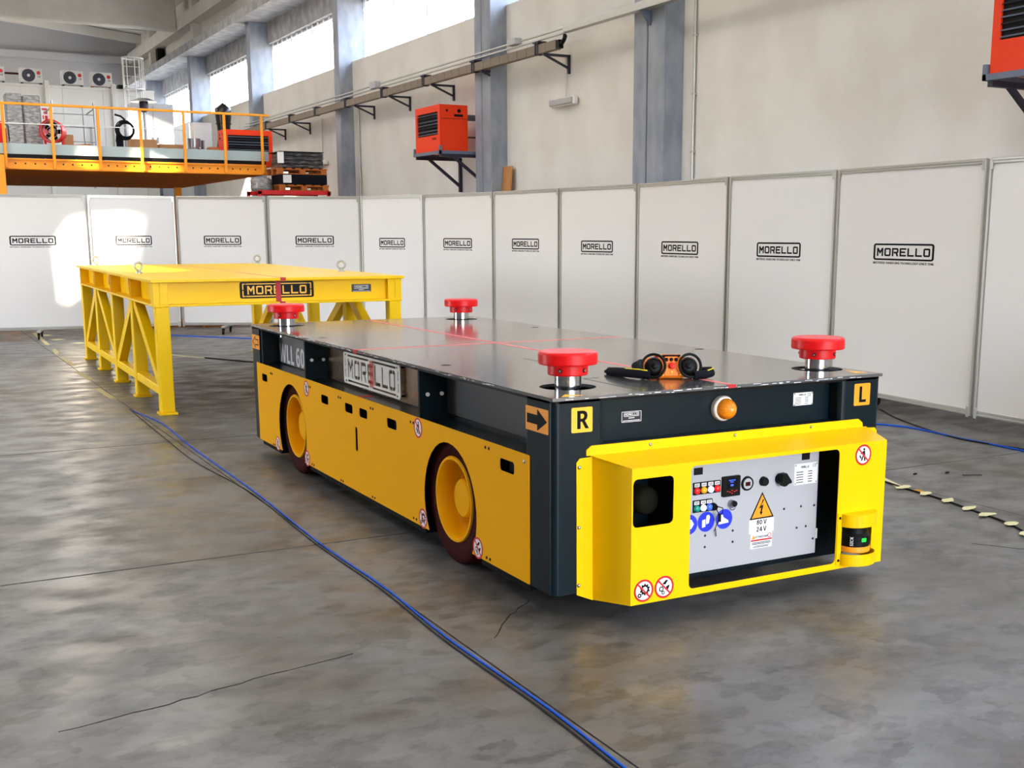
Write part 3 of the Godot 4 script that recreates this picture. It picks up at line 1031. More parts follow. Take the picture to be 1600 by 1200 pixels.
	# lifting pins
	for i in 4:
		var p: Vector2 = pins[i]
		var pn := node("lifting_pin", o, Vector3(p.x, 0, -p.y))
		obj("cap", MB.new().lathe([Vector2(0.0, 1.106), Vector2(0.118, 1.106), Vector2(0.125, 1.102), Vector2(0.129, 1.094), Vector2(0.129, 1.056), Vector2(0.126, 1.05), Vector2(0.085, 1.048)], 40), M.red, pn)
		obj("collar", MB.new().lathe([Vector2(0.088, 1.05), Vector2(0.088, 1.008), Vector2(0.085, 1.003), Vector2(0.06, 1.003)], 36), M.red, pn)
		obj("rod", MB.new().lathe([Vector2(0.0, 1.01), Vector2(0.059, 1.01), Vector2(0.059, 0.87)], 36), M.chrome, pn)
		for t in [0.55, -0.75, -2.3, 2.2]:
			var d := Vector3(sin(t - 0.15), 0, cos(t - 0.15))
			obj("set_screw", MB.new().cyl(d * 0.084 + Vector3(0, 1.026, 0), d * 0.0895 + Vector3(0, 1.026, 0), 0.009, 10), M.black, pn)
			obj("set_screw", MB.new().cyl(d * 0.084 + Vector3(0, 1.026, 0), d * 0.0935 + Vector3(0, 1.026, 0), 0.005, 8), M.zinc, pn)
	# projected laser lines on the deck, their light painted as red strips
	obj("painted_laser_line", MB.new().lohi(Vector3(0.884, DH, -4.53), Vector3(0.912, DH + 0.0006, 0.0)), M.laser, o)
	obj("painted_laser_line", MB.new().lohi(Vector3(0.0, DH, -2.32), Vector3(1.785, DH + 0.0006, -2.285)), M.laser, o)
	obj("painted_laser_end", MB.new().lohi(Vector3(0.875, DH - 0.013, -0.012), Vector3(0.918, DH + 0.001, 0.0072)).lohi(Vector3(-0.0076, DH - 0.02, -2.33), Vector3(0.012, DH + 0.001, -2.27)).lohi(Vector3(0.0, 0.6755, -2.36), Vector3(0.10, 0.677, -2.30)), M.laser_red, o)
	obj("painted_laser_end", MB.new().lohi(Vector3(0.1095, 0.72, -2.385), Vector3(0.1115, 0.875, -2.33)), M.laser_faint, o)  # laser tint on the nameplate, painted as a translucent patch
	# small warning labels on the deck corners
	obj("corner_label", MB.new().prism(poly([0.05, 0.02, 0.15, 0.02, 0.10, 0.08]), DH, DH + 0.0008, dxf), M.sign_yellow, o)
	obj("corner_label", MB.new().prism(poly([1.68, 0.06, 1.75, 0.06, 1.72, 0.18]), DH, DH + 0.0008, dxf), M.sign_yellow, o)
	front_cover(o, type_plate)


func front_cover(o: Node3D, type_plate: Callable) -> void:
	var ZF := 0.214
	var cv := node("front_cover", o)
	var u0 := 0.244
	var u1 := 1.631
	var hb := 0.10
	var ht := 0.674
	var face := poly([u0, hb, u1, hb, u1, ht, u0, ht])
	var hs := [rrect(0.25, 0.427, 0.449, 0.628, 0.022), rrect(0.535, 0.128, 1.349, 0.657, 0.024), rrect(1.378, 0.14, 1.564, 0.352, 0.004)]
	obj("face_sheet", MB.new().sheet(face, hs, ZF - 0.004, ZF), M.yellow, cv)
	var b := MB.new()
	# sloping top, sides, bottom lip, mounting flanges
	var slab := func(bb: MB, a: Vector3, c: Vector3, d: Vector3, e: Vector3) -> void:
		var nn := (c - a).cross(d - a).normalized() * 0.004
		bb.quad(a, c, d, e)
		bb.quad(a - nn, c - nn, d - nn, e - nn)
		for q in [[a, c], [c, d], [d, e], [e, a]]:
			bb.quad(q[0], q[1], q[1] - nn, q[0] - nn)
	slab.call(b, Vector3(u0, ht, ZF), Vector3(u1, ht, ZF), Vector3(1.70, 0.702, 0.004), Vector3(0.175, 0.700, 0.004))
	obj("top_sheet", b, M.yellow, cv)
	b = MB.new()
	slab.call(b, Vector3(0.19, 0.078, 0.004), Vector3(u0, hb, ZF), Vector3(u0, ht, ZF), Vector3(0.182, 0.694, 0.004))
	obj("side_sheet", b, M.yellow, cv)
	b = MB.new()
	slab.call(b, Vector3(u1, hb, ZF), Vector3(1.69, 0.078, 0.004), Vector3(1.697, 0.694, 0.004), Vector3(u1, ht, ZF))
	obj("side_sheet", b, M.yellow, cv)
	obj("mounting_flange", MB.new().prism(poly([0.19, 0.076, 0.112, 0.11, 0.108, 0.675, 0.124, 0.692, 0.184, 0.694]), 0.001, 0.005), M.yellow, cv)
	obj("mounting_flange", MB.new().prism(poly([1.69, 0.076, 1.77, 0.11, 1.772, 0.675, 1.757, 0.692, 1.697, 0.694]), 0.001, 0.005), M.yellow, cv)
	obj("mounting_flange", MB.new().prism(poly([0.155, 0.70, 1.68, 0.70, 1.676, 0.722, 1.65, 0.741, 0.178, 0.741, 0.155, 0.724]), 0.0, 0.006), M.yellow, cv)
	for s in [[0.471, 0.722], [0.919, 0.724], [1.359, 0.726], [0.121, 0.655], [0.121, 0.400], [0.121, 0.15]]:
		obj("screw", MB.new().lathe([Vector2(0, 0.006), Vector2(0.005, 0.005), Vector2(0.009, 0)], 10, Transform3D(Basis(Vector3(1, 0, 0), PI / 2), Vector3(s[0], s[1], 0.005))), M.steel, cv)
	# dark interior and the thing behind the small window
	obj("inner_wall", MB.new().lohi(Vector3(0.2, 0.10, 0.0), Vector3(1.69, 0.69, 0.01)), M.teal, cv)
	obj("inner_partition", MB.new().lohi(Vector3(0.46, 0.12, 0.01), Vector3(0.47, 0.66, 0.2)), M.dark, cv)
	obj("horn", MB.new().lathe([Vector2(0.0, 0.09), Vector2(0.04, 0.088), Vector2(0.06, 0.07), Vector2(0.062, 0.0)], 24, Transform3D(Basis(Vector3(1, 0, 0), PI / 2), Vector3(0.40, 0.50, 0.02)), true), M.olive, cv)
	# signs
	for s in [[0.307, 0.157, 1], [0.409, 0.158, 2], [1.488, 0.618, 0]]:
		put("warning_sign", ban_sign(0.048, s[2]), o, Vector3(s[0], s[1], ZF + 0.0004))
	# laser scanner in its curved guard
	var sc := node("scanner", o, Vector3(1.471, 0, ZF))
	var arc := func(y0: float, y1: float, ro: float, ri: float) -> MB:
		var p := PackedVector2Array()
		for k in 17:
			var t := lerpf(0.0, PI, k / 16.0)
			p.append(Vector2(ro * cos(t), -0.75 * ro * sin(t)))
		for k in 17:
			var t := lerpf(PI, 0.0, k / 16.0)
			p.append(Vector2(ri * cos(t), -0.75 * ri * sin(t)))
		return MB.new().prism(p, y0, y1, Transform3D(Basis(Vector3(1, 0, 0), Vector3(0, 0, -1), Vector3(0, 1, 0)), Vector3.ZERO))
	var cap := PackedVector2Array()
	for k in 17:
		var t := lerpf(0.0, PI, k / 16.0)
		cap.append(Vector2(0.098 * cos(t), -0.75 * 0.098 * sin(t)))
	var guard := MB.new()
	guard.v = arc.call(0.298, 0.352, 0.098, 0.094).v
	guard.n = arc.call(0.298, 0.352, 0.098, 0.094).n
	guard.prism(cap, 0.352, 0.356, Transform3D(Basis(Vector3(1, 0, 0), Vector3(0, 0, -1), Vector3(0, 1, 0)), Vector3.ZERO))
	obj("guard_hood", guard, M.yellow, sc)
	obj("guard_rail", arc.call(0.118, 0.172, 0.098, 0.094), M.yellow, sc)
	obj("guard_plate", MB.new().prism(rrect(-0.119, 0.118, -0.094, 0.362, 0.004), 0.0, 0.004), M.yellow, sc)
	for h in [0.338, 0.14]:
		obj("screw", MB.new().lathe([Vector2(0, 0.006), Vector2(0.004, 0.005), Vector2(0.007, 0)], 10, Transform3D(Basis(Vector3(1, 0, 0), PI / 2), Vector3(-0.107, h, 0.004))), M.black, sc)
	obj("scanner_base", MB.new().lathe([Vector2(0.0, 0.178), Vector2(0.074, 0.178), Vector2(0.076, 0.182), Vector2(0.076, 0.205), Vector2(0.0, 0.206)], 28, Transform3D(Basis(), Vector3(-0.008, 0, -0.01))), M.sign_orange, sc)
	obj("scanner_head", MB.new().lathe([Vector2(0.0, 0.205), Vector2(0.072, 0.205), Vector2(0.073, 0.25), Vector2(0.062, 0.265), Vector2(0.06, 0.29), Vector2(0.073, 0.305), Vector2(0.073, 0.335), Vector2(0.0, 0.336)], 28, Transform3D(Basis(), Vector3(-0.008, 0, -0.01))), M.black, sc)
	obj("status_display", MB.new().box(Vector3(-0.0131, 0.238, 0.0625), Vector3(0.022, 0.016, 0.004), Basis(Vector3.UP, -0.07)), M.glow_green, sc)
	put("lettering", text("SICK", 0.014, M.sign_white), sc, Vector3(-0.0636, 0.232, 0.0388), Basis(Vector3.UP, -0.85) * Basis(Vector3(0, 0, 1), PI / 2))

	# control cabinet behind the opening
	var kz := AZ - (-3.99)
	kz = 0.095
	var cb := node("control_panel", o, Vector3(0, 0, kz))
	obj("panel_sheet", MB.new().lohi(Vector3(0.475, 0.152, -0.012), Vector3(1.335, 0.668, 0.0), 0.002), M.cab, cb)
	var lamp_m := {"r": M.glow_red, "a": M.glow_amber, "w": M.glow_white, "g": M.green, "b": M.glow_blue}
	for row in [[0.518, [[0.650, "r"], [0.687, "a"], [0.723, "w"], [0.758, "r"]]], [0.440, [[0.651, "g"], [0.686, "w"], [0.718, "b"]]]]:
		for q in row[1]:
			var ln := node("indicator_lamp", cb, Vector3(q[0], row[0], 0))
			var bz := MB.new().prism(rrect(-0.018, -0.018, 0.018, 0.036, 0.003), 0, 0.005)
			var card := MB.new().prism(rrect(-0.013, 0.017, 0.013, 0.032, 0.001), 0.005, 0.006)
			var lines := MB.new().box(Vector3(0, 0.027, 0.0062), Vector3(0.02, 0.0022, 0.0006)).box(Vector3(0, 0.022, 0.0062), Vector3(0.02, 0.0022, 0.0006))
			var lens := MB.new().lathe([Vector2(0.0, 0.017), Vector2(0.008, 0.016), Vector2(0.0135, 0.012), Vector2(0.015, 0.004)], 16, Transform3D(Basis(Vector3(1, 0, 0), PI / 2), Vector3.ZERO), true)
			ln.free()
			put("indicator_lamp", amesh([bz, M.black, card, M.sign_white, lines, M.ink, lens, lamp_m[q[1]]]), cb, Vector3(q[0], row[0], 0))
	# display
	var dp := MB.new().prism(rrect(0.784, 0.476, 0.879, 0.566, 0.005), 0, 0.012)
	var ds := MB.new().prism(rrect(0.806, 0.514, 0.860, 0.554, 0.002), 0.0115, 0.0125)
	var dt := MB.new()
	for r in [[0.815, 0.546, 0.85], [0.822, 0.538, 0.842]]:
		dt.lohi(Vector3(r[0], r[1], 0.0122), Vector3(r[2], r[1] + 0.004, 0.013))
	dt.lohi(Vector3(0.825, 0.522, 0.0122), Vector3(0.84, 0.530, 0.013))
	var dk := MB.new()
	for r in [[0.810, 0.50], [0.822, 0.496], [0.834, 0.490], [0.834, 0.502], [0.847, 0.496], [0.858, 0.50]]:
		dk.box(Vector3(r[0], r[1], 0.0124), Vector3(0.007, 0.003, 0.001))
	lbl(multi("display", [dp, M.black, ds, M.screen, dt, M.glow_blue, dk, M.glow_red], cb), "black display with blue digits and red keys")
	var zx := Basis(Vector3(1, 0, 0), PI / 2)
	var mt := MB.new().lathe([Vector2(0.0, 0.006), Vector2(0.024, 0.006), Vector2(0.026, 0.01), Vector2(0.031, 0.008), Vector2(0.033, 0.0)], 24, Transform3D(zx, Vector3(0.924, 0.522, 0)))
	multi("round_meter", [mt, M.black, MB.new().prism(disc(0.924, 0.522, 0.024, 20), 0.006, 0.0072), M.cab, MB.new().lohi(Vector3(0.911, 0.512, 0.007), Vector3(0.937, 0.53, 0.0085)), M.tyre], cb)
	obj("push_button", MB.new().lathe([Vector2(0, 0.022), Vector2(0.018, 0.021), Vector2(0.02, 0.016), Vector2(0.022, 0)], 12, Transform3D(zx, Vector3(1.013, 0.523, 0))), M.black, cb)
	var rh := MB.new().lathe([Vector2(0, 0.02), Vector2(0.02, 0.02), Vector2(0.024, 0.0)], 20, Transform3D(zx, Vector3(1.105, 0.525, 0)))
	rh.prism(poly([1.092, 0.553, 1.112, 0.556, 1.14, 0.52, 1.142, 0.51, 1.125, 0.507, 1.112, 0.498, 1.098, 0.497, 1.088, 0.515]), 0.018, 0.045)
	obj("rotary_handle", rh, M.black, cb)
	# key switch with hanging keys, and an empty socket
	obj("key_switch", MB.new().lathe([Vector2(0, 0.02), Vector2(0.012, 0.02), Vector2(0.016, 0.012), Vector2(0.018, 0)], 16, Transform3D(zx, Vector3(0.742, 0.438, 0))), M.black, cb)
	var ks := MB.new()
	ks.tube([Vector3(0.742, 0.445, 0.02), Vector3(0.757, 0.44, 0.05), Vector3(0.757, 0.42, 0.05), Vector3(0.745, 0.41, 0.045), Vector3(0.742, 0.425, 0.03), Vector3(0.742, 0.438, 0.02)], 0.0022, 6)
	ks.lohi(Vector3(0.746, 0.375, 0.03), Vector3(0.762, 0.412, 0.034), 0.001)
	ks.bar(Vector3(0.748, 0.378, 0.03), Vector3(0.742, 0.33, 0.012), 0.004, 0.002)
	ks.bar(Vector3(0.748, 0.34, 0.014), Vector3(0.758, 0.305, 0.006), 0.003, 0.002)
	obj("key_ring", ks, M.black, cb)
	obj("socket", MB.new().lathe([Vector2(0, 0.024), Vector2(0.014, 0.024), Vector2(0.017, 0.018), Vector2(0.017, 0)], 18, Transform3D(zx, Vector3(0.838, 0.442, 0))).torus(0.015, 0.002, Transform3D(Basis(Vector3(0, 0, 1), 0.9), Vector3(0.842, 0.427, 0.014)), 16, 6), M.steel, cb)
	obj("socket_cap", MB.new().prism(disc(0.84, 0.444, 0.013, 14), 0.024, 0.028), M.black, cb)
	# three blue duty signs
	var glove := MB.new().prism(poly([-0.022, -0.025, -0.004, -0.022, -0.004, 0.005, -0.006, 0.012, -0.022, 0.008]), 0.001, 0.0018).prism(poly([0.0, -0.012, 0.014, -0.008, 0.020, 0.02, 0.014, 0.03, 0.002, 0.028, -0.002, 0.012]), 0.001, 0.0018)
	var boot := MB.new().prism(poly([-0.026, 0.02, -0.008, 0.02, -0.004, 0.008, 0.022, -0.008, 0.024, -0.018, -0.03, -0.022]), 0.001, 0.0018)
	var helm := MB.new().prism(poly([-0.02, -0.018, 0.012, -0.02, 0.026, 0.0, 0.012, 0.022, -0.02, 0.018]), 0.001, 0.0018)
	for s in [[0.615, 0.372, helm, "blue duty sign partly hidden by the cover"], [0.706, 0.375, glove, "blue duty sign with white gloves"], [0.803, 0.376, boot, "blue duty sign with white boots"]]:
		lbl(put("duty_sign", amesh([MB.new().prism(disc(0, 0, 0.0445, 28), 0, 0.0012), M.sign_blue, s[2], M.sign_white]), cb, Vector3(s[0], s[1], 0.0003)), s[3])
	# voltage warning
	var tr := MB.new().prism(poly([0.945, 0.352, 1.081, 0.354, 1.012, 0.474]), 0, 0.001)
	var ti := MB.new().prism(poly([0.956, 0.358, 1.070, 0.360, 1.012, 0.462]), 0.0008, 0.0016)
	var bolt := MB.new().prism(poly([1.016, 0.442, 1.006, 0.418, 0.994, 0.400, 1.008, 0.404, 1.004, 0.384, 0.999, 0.386, 1.007, 0.370, 1.017, 0.384, 1.011, 0.384, 1.020, 0.416, 1.006, 0.412, 1.022, 0.438]), 0.0014, 0.0022)
	lbl(multi("voltage_sign", [tr, M.ink, ti, M.sign_orange, bolt, M.ink], cb), "yellow triangle with a lightning bolt")
	var vs := put("voltage_label", amesh([MB.new().prism(rrect(0.943, 0.289, 1.083, 0.352, 0.001), 0, 0.0009), M.sign_white]), cb)
	put("lettering", text("80 V", 0.021, M.ink), vs, Vector3(1.013, 0.337, 0.001))
	put("lettering", text("24 V", 0.021, M.ink), vs, Vector3(1.013, 0.305, 0.001))
	var at := put("notice_label", amesh([MB.new().prism(rrect(0.954, 0.218, 1.075, 0.2885, 0.001), 0, 0.0009), M.sign_white,
		MB.new().lohi(Vector3(0.956, 0.252, 0.0006), Vector3(1.074, 0.259, 0.0014)), M.sign_red,
		MB.new().prism(poly([0.958, 0.262, 0.980, 0.262, 0.969, 0.282]), 0.0006, 0.0014), M.sign_orange,
		MB.new().lohi(Vector3(0.962, 0.243, 0.0006), Vector3(1.066, 0.246, 0.0012)).lohi(Vector3(0.962, 0.237, 0.0006), Vector3(1.068, 0.240, 0.0012)).lohi(Vector3(0.975, 0.229, 0.0006), Vector3(1.06, 0.231, 0.0012)).lohi(Vector3(0.97, 0.223, 0.0006), Vector3(1.055, 0.226, 0.0012)), M.ink,
		MB.new().sheet(disc(1.06, 0.272, 0.011, 16), [disc(1.06, 0.272, 0.008, 16)], 0.0006, 0.0014), M.sign_red]), cb)
	put("lettering", text("ATTENZIONE!", 0.0085, M.ink, 0.0006), at, Vector3(1.015, 0.270, 0.0012))
	# vents, type plate, screws
	obj("hinge_recess", MB.new().lohi(Vector3(0.635, 0.587, 0), Vector3(0.681, 0.618, 0.002)), M.black, cb)
	obj("hinge_recess", MB.new().lohi(Vector3(1.232, 0.597, 0), Vector3(1.278, 0.628, 0.002)), M.black, cb)
	var tp := put("type_plate", amesh(type_plate.call(0.136, 0.097)), cb, Vector3(1.259, 0.533, 0))
	put("lettering", text("CE", 0.014, M.ink, 0.001, false, false), tp, Vector3(0.05, 0.034, 0.0012))
	for s in [[0.703, 0.313], [0.703, 0.262], [0.853, 0.317], [0.854, 0.266], [1.14, 0.382], [1.239, 0.383], [1.317, 0.379], [1.218, 0.285], [1.272, 0.286], [1.317, 0.222]]:
		obj("screw", MB.new().lathe([Vector2(0, 0.004), Vector2(0.004, 0.0035), Vector2(0.006, 0)], 8, Transform3D(zx, Vector3(s[0], s[1], 0))), M.bracket_dark, cb)
	obj("white_tag", MB.new().lohi(Vector3(1.340, 0.215, -0.02), Vector3(1.358, 0.262, -0.016)), M.sign_white, cb)


# ---------------------------------------------------------------- the yellow stand
func stand() -> void:
	var o := thing("loading_stand", "bright yellow steel loading stand on trussed legs with lifting eyes", "stand", Vector3(2.0272, 0, -10.7833), -0.0211)
	var W := 2.30
	var L := 5.46
	var Y: Material = M.stand_yellow
	obj("deck_plate", MB.new().lohi(Vector3(-0.03, 1.175, -L - 0.02), Vector3(W + 0.03, 1.203, 0.02), 0.004), Y, o)
	var vs := [0.0, 1.335, 2.67, 4.005, 5.34]
	for s in [0, 1]:
		var x: float = 0.0 if s == 0 else W - 0.12
		var xo: float = 0.10 if s == 0 else W - 0.112
		# side girder: lower flange, web, stiffeners
		obj("flange", MB.new().lohi(Vector3(x - 0.01, 0.962, -L), Vector3(x + 0.13, 0.982, 0.0), 0.003), Y, o)
		obj("web", MB.new().lohi(Vector3(xo, 0.982, -L + 0.02), Vector3(xo + 0.012, 1.175, -0.05)), Y, o)
		for v in vs:
			obj("stiffener", MB.new().lohi(Vector3(x, 0.982, -v - 0.028), Vector3(x + 0.118, 1.175, -v - 0.008)), Y, o)
			obj("stiffener", MB.new().lohi(Vector3(x, 0.982, -v - 0.112), Vector3(x + 0.118, 1.175, -v - 0.092)), Y, o)
			var lg := obj("leg", MB.new().lohi(Vector3(x, 0.02, -v - 0.12), Vector3(x + 0.12, 0.962, -v), 0.008), Y, o)
			obj("foot_plate", MB.new().lohi(Vector3(x - 0.02, 0.0, -v - 0.14), Vector3(x + 0.14, 0.022, 0.02 - v), 0.004), Y, lg)
		for k in 4:
			var a: float = vs[k]
			obj("bottom_rail", MB.new().lohi(Vector3(x + 0.01, 0.17, -vs[k + 1]), Vector3(x + 0.11, 0.25, -a - 0.12), 0.006), Y, o)
		for d in [[1, 0], [1, 2], [3, 2], [3, 4]]:
			var top := Vector3(x + 0.06, 0.955, -vs[d[0]] - 0.06 + (0.06 if d[1] < d[0] else -0.06))
			var bot := Vector3(x + 0.06, 0.24, -vs[d[1]] - 0.06 + (-0.05 if d[1] < d[0] else 0.05))
			obj("brace", MB.new().bar(top, bot, 0.085, 0.1, Vector3(0, 0, 1)), Y, o)
	# end girders
	for z in [0.0, -L + 0.13]:
		var b := MB.new()
		b.lohi(Vector3(0.12, 0.962, z - 0.12), Vector3(W - 0.12, 0.984, z + 0.012), 0.003)
		obj("flange", b, Y, o)
		obj("web", MB.new().lohi(Vector3(0.11, 0.98, z - 0.082), Vector3(W - 0.11, 1.175, z - 0.07)), Y, o)
		if z == 0.0:
			obj("corner_block", MB.new().lohi(Vector3(-0.012, 0.975, -0.13), Vector3(0.04, 1.176, -0.002), 0.004), Y, o)
			obj("corner_block", MB.new().lohi(Vector3(0.045, 0.975, -0.13), Vector3(0.115, 1.176, -0.004), 0.003), Y, o)
			obj("corner_block", MB.new().lohi(Vector3(W - 0.06, 0.975, -0.13), Vector3(W + 0.01, 1.176, -0.002), 0.004), Y, o)
			obj("corner_block", MB.new().lohi(Vector3(W - 0.13, 0.975, -0.075), Vector3(W - 0.11, 1.176, -0.004)), Y, o)
	for x in [0.55, 1.15, 1.75]:
		obj("cross_beam", MB.new().lohi(Vector3(x, 1.05, -L + 0.1), Vector3(x + 0.06, 1.175, -0.12)), Y, o)
	# nameplate on the front girder
	var bl := MB.new().prism(rrect(-0.346, -0.075, 0.346, 0.075, 0.018), 0, 0.002)
	var ye := MB.new()
	for q in letters(0.57, 0.076):
		ye.prism(q, 0.0018, 0.003)
	for s in [-1.0, 1.0]:
		ye.lohi(Vector3(-0.29, s * 0.056 - 0.005, 0.0018), Vector3(0.29, s * 0.056 + 0.005, 0.003))
		for t in [-1.0, 1.0]:
			ye.box(Vector3(s * 0.318, t * 0.031, 0.0024), Vector3(0.01, 0.052, 0.0012))
			ye.box(Vector3(s * 0.31, t * 0.056, 0.0024), Vector3(0.026, 0.01, 0.0012))
	lbl(put("nameplate", amesh([bl, M.black, ye, M.sign_yellow]), o, Vector3(1.11, 1.091, -0.07)), "black plate with yellow letters")
	var w2 := MB.new()
	frame_sheet(w2, -0.07, -0.008, 0.07, 0.026, 0.004, 0.0035, 0.0015, 0.003)
	for q in letters(0.12, 0.018):
		var q2 := PackedVector2Array()
		for p in q:
			q2.append(p + Vector2(0, 0.009))
		w2.prism(q2, 0.0015, 0.003)
	w2.box(Vector3(0, -0.016, 0.002), Vector3(0.05, 0.005, 0.002)).box(Vector3(0, -0.03, 0.002), Vector3(0.17, 0.004, 0.002))
	lbl(put("maker_plate", amesh([MB.new().prism(rrect(-0.097, -0.036, 0.097, 0.036, 0.003), 0, 0.002), M.plate_blue, w2, M.sign_white]), o, Vector3(1.924, 1.09, -0.07)), "small dark blue plate with white print")
	# side plates
	lbl(put("side_plate", amesh([MB.new().prism(rrect(-0.18, -0.075, 0.18, 0.075, 0.004), 0, 0.003), M.sign_yellow, MB.new().prism(poly([-0.1, -0.05, -0.02, -0.05, -0.06, 0.05]), 0.002, 0.004).prism(poly([0.0, -0.05, 0.1, -0.02, 0.06, 0.05, 0.0, 0.02]), 0.002, 0.004), M.ink]), o, Vector3(0.099, 1.08, -3.45), Basis(Vector3(0, 0, 1), Vector3(0, 1, 0), Vector3(-1, 0, 0))), "yellow plate with black marks")
	# laser line down the front, its red light painted as strips
	var rs := MB.new()
	rs.lohi(Vector3(1.095, 0.985, -0.0665), Vector3(1.145, 1.175, -0.0655))
	rs.lohi(Vector3(1.095, 0.9835, -0.066), Vector3(1.145, 0.9855, 0.012)).lohi(Vector3(1.11, 0.96, 0.012), Vector3(1.16, 0.9855, 0.0135))
	rs.lohi(Vector3(1.12, 1.172, 0.018), Vector3(1.17, 1.206, 0.023))
	obj("painted_laser_strip", rs, M.laser_red, o)
	obj("painted_laser_line", MB.new().lohi(Vector3(1.13, 1.203, -L), Vector3(1.145, 1.2045, 0.0)), M.laser, o)
	# lifting eyes
	for e in [[0.17, 1.86], [0.17, 5.2], [2.20, 5.1], [2.18, 1.45]]:
		var ey := MB.new()
		ey.lathe([Vector2(0.034, 0), Vector2(0.034, 0.012), Vector2(0.02, 0.022), Vector2(0.014, 0.03)], 16, Transform3D(Basis(), Vector3(e[0], 1.203, -e[1])))
		ey.torus(0.04, 0.012, Transform3D(Basis(Vector3.UP, 0.4 if e[0] < 1.0 else -0.5) * Basis(Vector3(1, 0, 0), PI / 2), Vector3(e[0], 1.275, -e[1])), 20, 8)
		obj("lifting_eye", ey, M.zinc, o)


# ---------------------------------------------------------------- logo partitions
func partitions() -> void:
	var H := 2.19
	var P := [Vector2(-0.35, -20.45), Vector2(1.20, -20.05), Vector2(2.78, -19.75), Vector2(4.12, -19.75), Vector2(5.42, -19.1), Vector2(6.72, -18.3), Vector2(7.30, -17.1), Vector2(7.66, -15.4), Vector2(7.82, -13.76), Vector2(7.98, -12.13), Vector2(7.80, -10.12), Vector2(7.86, -8.55), Vector2(7.71, -6.67), Vector2(7.66, -4.9)]
	P = part_pts(P)
	var logo := MB.new()
	frame_sheet(logo, -0.25, -0.072, 0.25, 0.075, 0.022, 0.0155, 0.0, 0.0012)
	for q in letters(0.45, 0.07):
		for w in Geometry2D.offset_polygon(q, 0.0011):
			logo.prism(w, 0.0, 0.0012)
	var logo_mesh := amesh([logo, M.ink])
	var tl := fit_text("MATERIAL HANDLING TECHNOLOGY SINCE 1946", 0.02, 0.5, M.ink)
	var lbls := ["leftmost white logo partition, its near edge cut by the frame", "white logo partition behind the far corner of the yellow stand, washed by sunlight", "white logo partition between the sunlit one and the corner post left of the middle", "white logo partition above the middle of the yellow stand", "white logo partition behind the stand's black nameplate", "narrow white logo partition left of the fold, behind the stand's right corner", "white logo partition behind the far red lifting pin", "white logo partition right of the heater bracket, first after the leaning plank's post", "white logo partition left of the double pillar", "white logo partition right of the double pillar, above the near deck edge", "white logo partition above the near right red lifting pin", "widest-looking white logo partition, right of the near right red pin", "rightmost white partition, cut by the frame and without a visible logo"]
	for i in P.size() - 1:
		var a: Vector2 = P[i]
		var c: Vector2 = P[i + 1]
		var len := a.distance_to(c)
		var mid := (a + c) * 0.5
		var turn := -atan2(c.y - a.y, c.x - a.x)
		var o := thing("partition_panel", lbls[i], "partition", Vector3(mid.x, 0, mid.y), turn, "white logo partitions")
		var h := len * 0.5 - 0.012
		obj("sheet", MB.new().lohi(Vector3(-h + 0.03, 0.17, -0.008), Vector3(h - 0.03, H - 0.04, 0.008)), M.sheet_white, o)
		obj("top_rail", MB.new().lohi(Vector3(-h + 0.02, H - 0.045, -0.02), Vector3(h - 0.02, H - 0.026, 0.02), 0.003).lohi(Vector3(-h + 0.02, H - 0.022, -0.017), Vector3(h - 0.02, H, 0.017), 0.003).lohi(Vector3(-h + 0.02, H - 0.027, -0.008), Vector3(h - 0.02, H - 0.021, 0.008)), M.alu, o)
		obj("bottom_rail", MB.new().lohi(Vector3(-h + 0.02, 0.13, -0.02), Vector3(h - 0.02, 0.148, 0.02), 0.003).lohi(Vector3(-h + 0.02, 0.152, -0.017), Vector3(h - 0.02, 0.175, 0.017), 0.003).lohi(Vector3(-h + 0.02, 0.147, -0.008), Vector3(h - 0.02, 0.153, 0.008)), M.alu, o)
		for s in [-1.0, 1.0]:
			var pst := MB.new()
			pst.lohi(Vector3(s * (h - 0.014) - 0.011, 0.12, -0.022), Vector3(s * (h - 0.014) + 0.011, H - 0.005, 0.022), 0.003)
			var po := obj("post", pst, M.alu, o)
			obj("corner_clip", MB.new().lohi(Vector3(s * (h - 0.03) - 0.02, H - 0.09, 0.02), Vector3(s * (h - 0.03) + 0.012, H - 0.02, 0.026), 0.002), M.alu, po)
			obj("corner_clip", MB.new().lohi(Vector3(s * (h - 0.03) - 0.02, 0.11, 0.02), Vector3(s * (h - 0.03) + 0.012, 0.20, 0.026), 0.002), M.alu, po)
		if i < P.size() - 2:
			var lg := put("logo_print", logo_mesh, o, Vector3(0.0, 1.495 if i < 5 else (1.46 if i < 8 else 1.44), 0.0085))
			lg.scale = Vector3(len * 0.41 / 0.5, 1, 1)
			put("lettering", tl, lg, Vector3(0, -0.095, 0))
		for once in 1:
			var cs := MB.new()
			cs.lohi(Vector3(-0.03, 0.10, -0.3), Vector3(0.03, 0.13, 0.3), 0.004)
			var fo := obj("foot_bar", cs, M.alu, o)
			fo.position.x = -0.55 if i == 11 else 0.0
			for z in [-0.27, 0.27]:
				obj("caster", MB.new().lohi(Vector3(-0.02, 0.06, z - 0.015), Vector3(0.02, 0.10, z + 0.015)).cyl(Vector3(-0.012, 0.04, z + 0.02), Vector3(0.012, 0.04, z + 0.02), 0.04, 14), M.black, fo)


func part_pts(P: Array) -> Array:
	return P


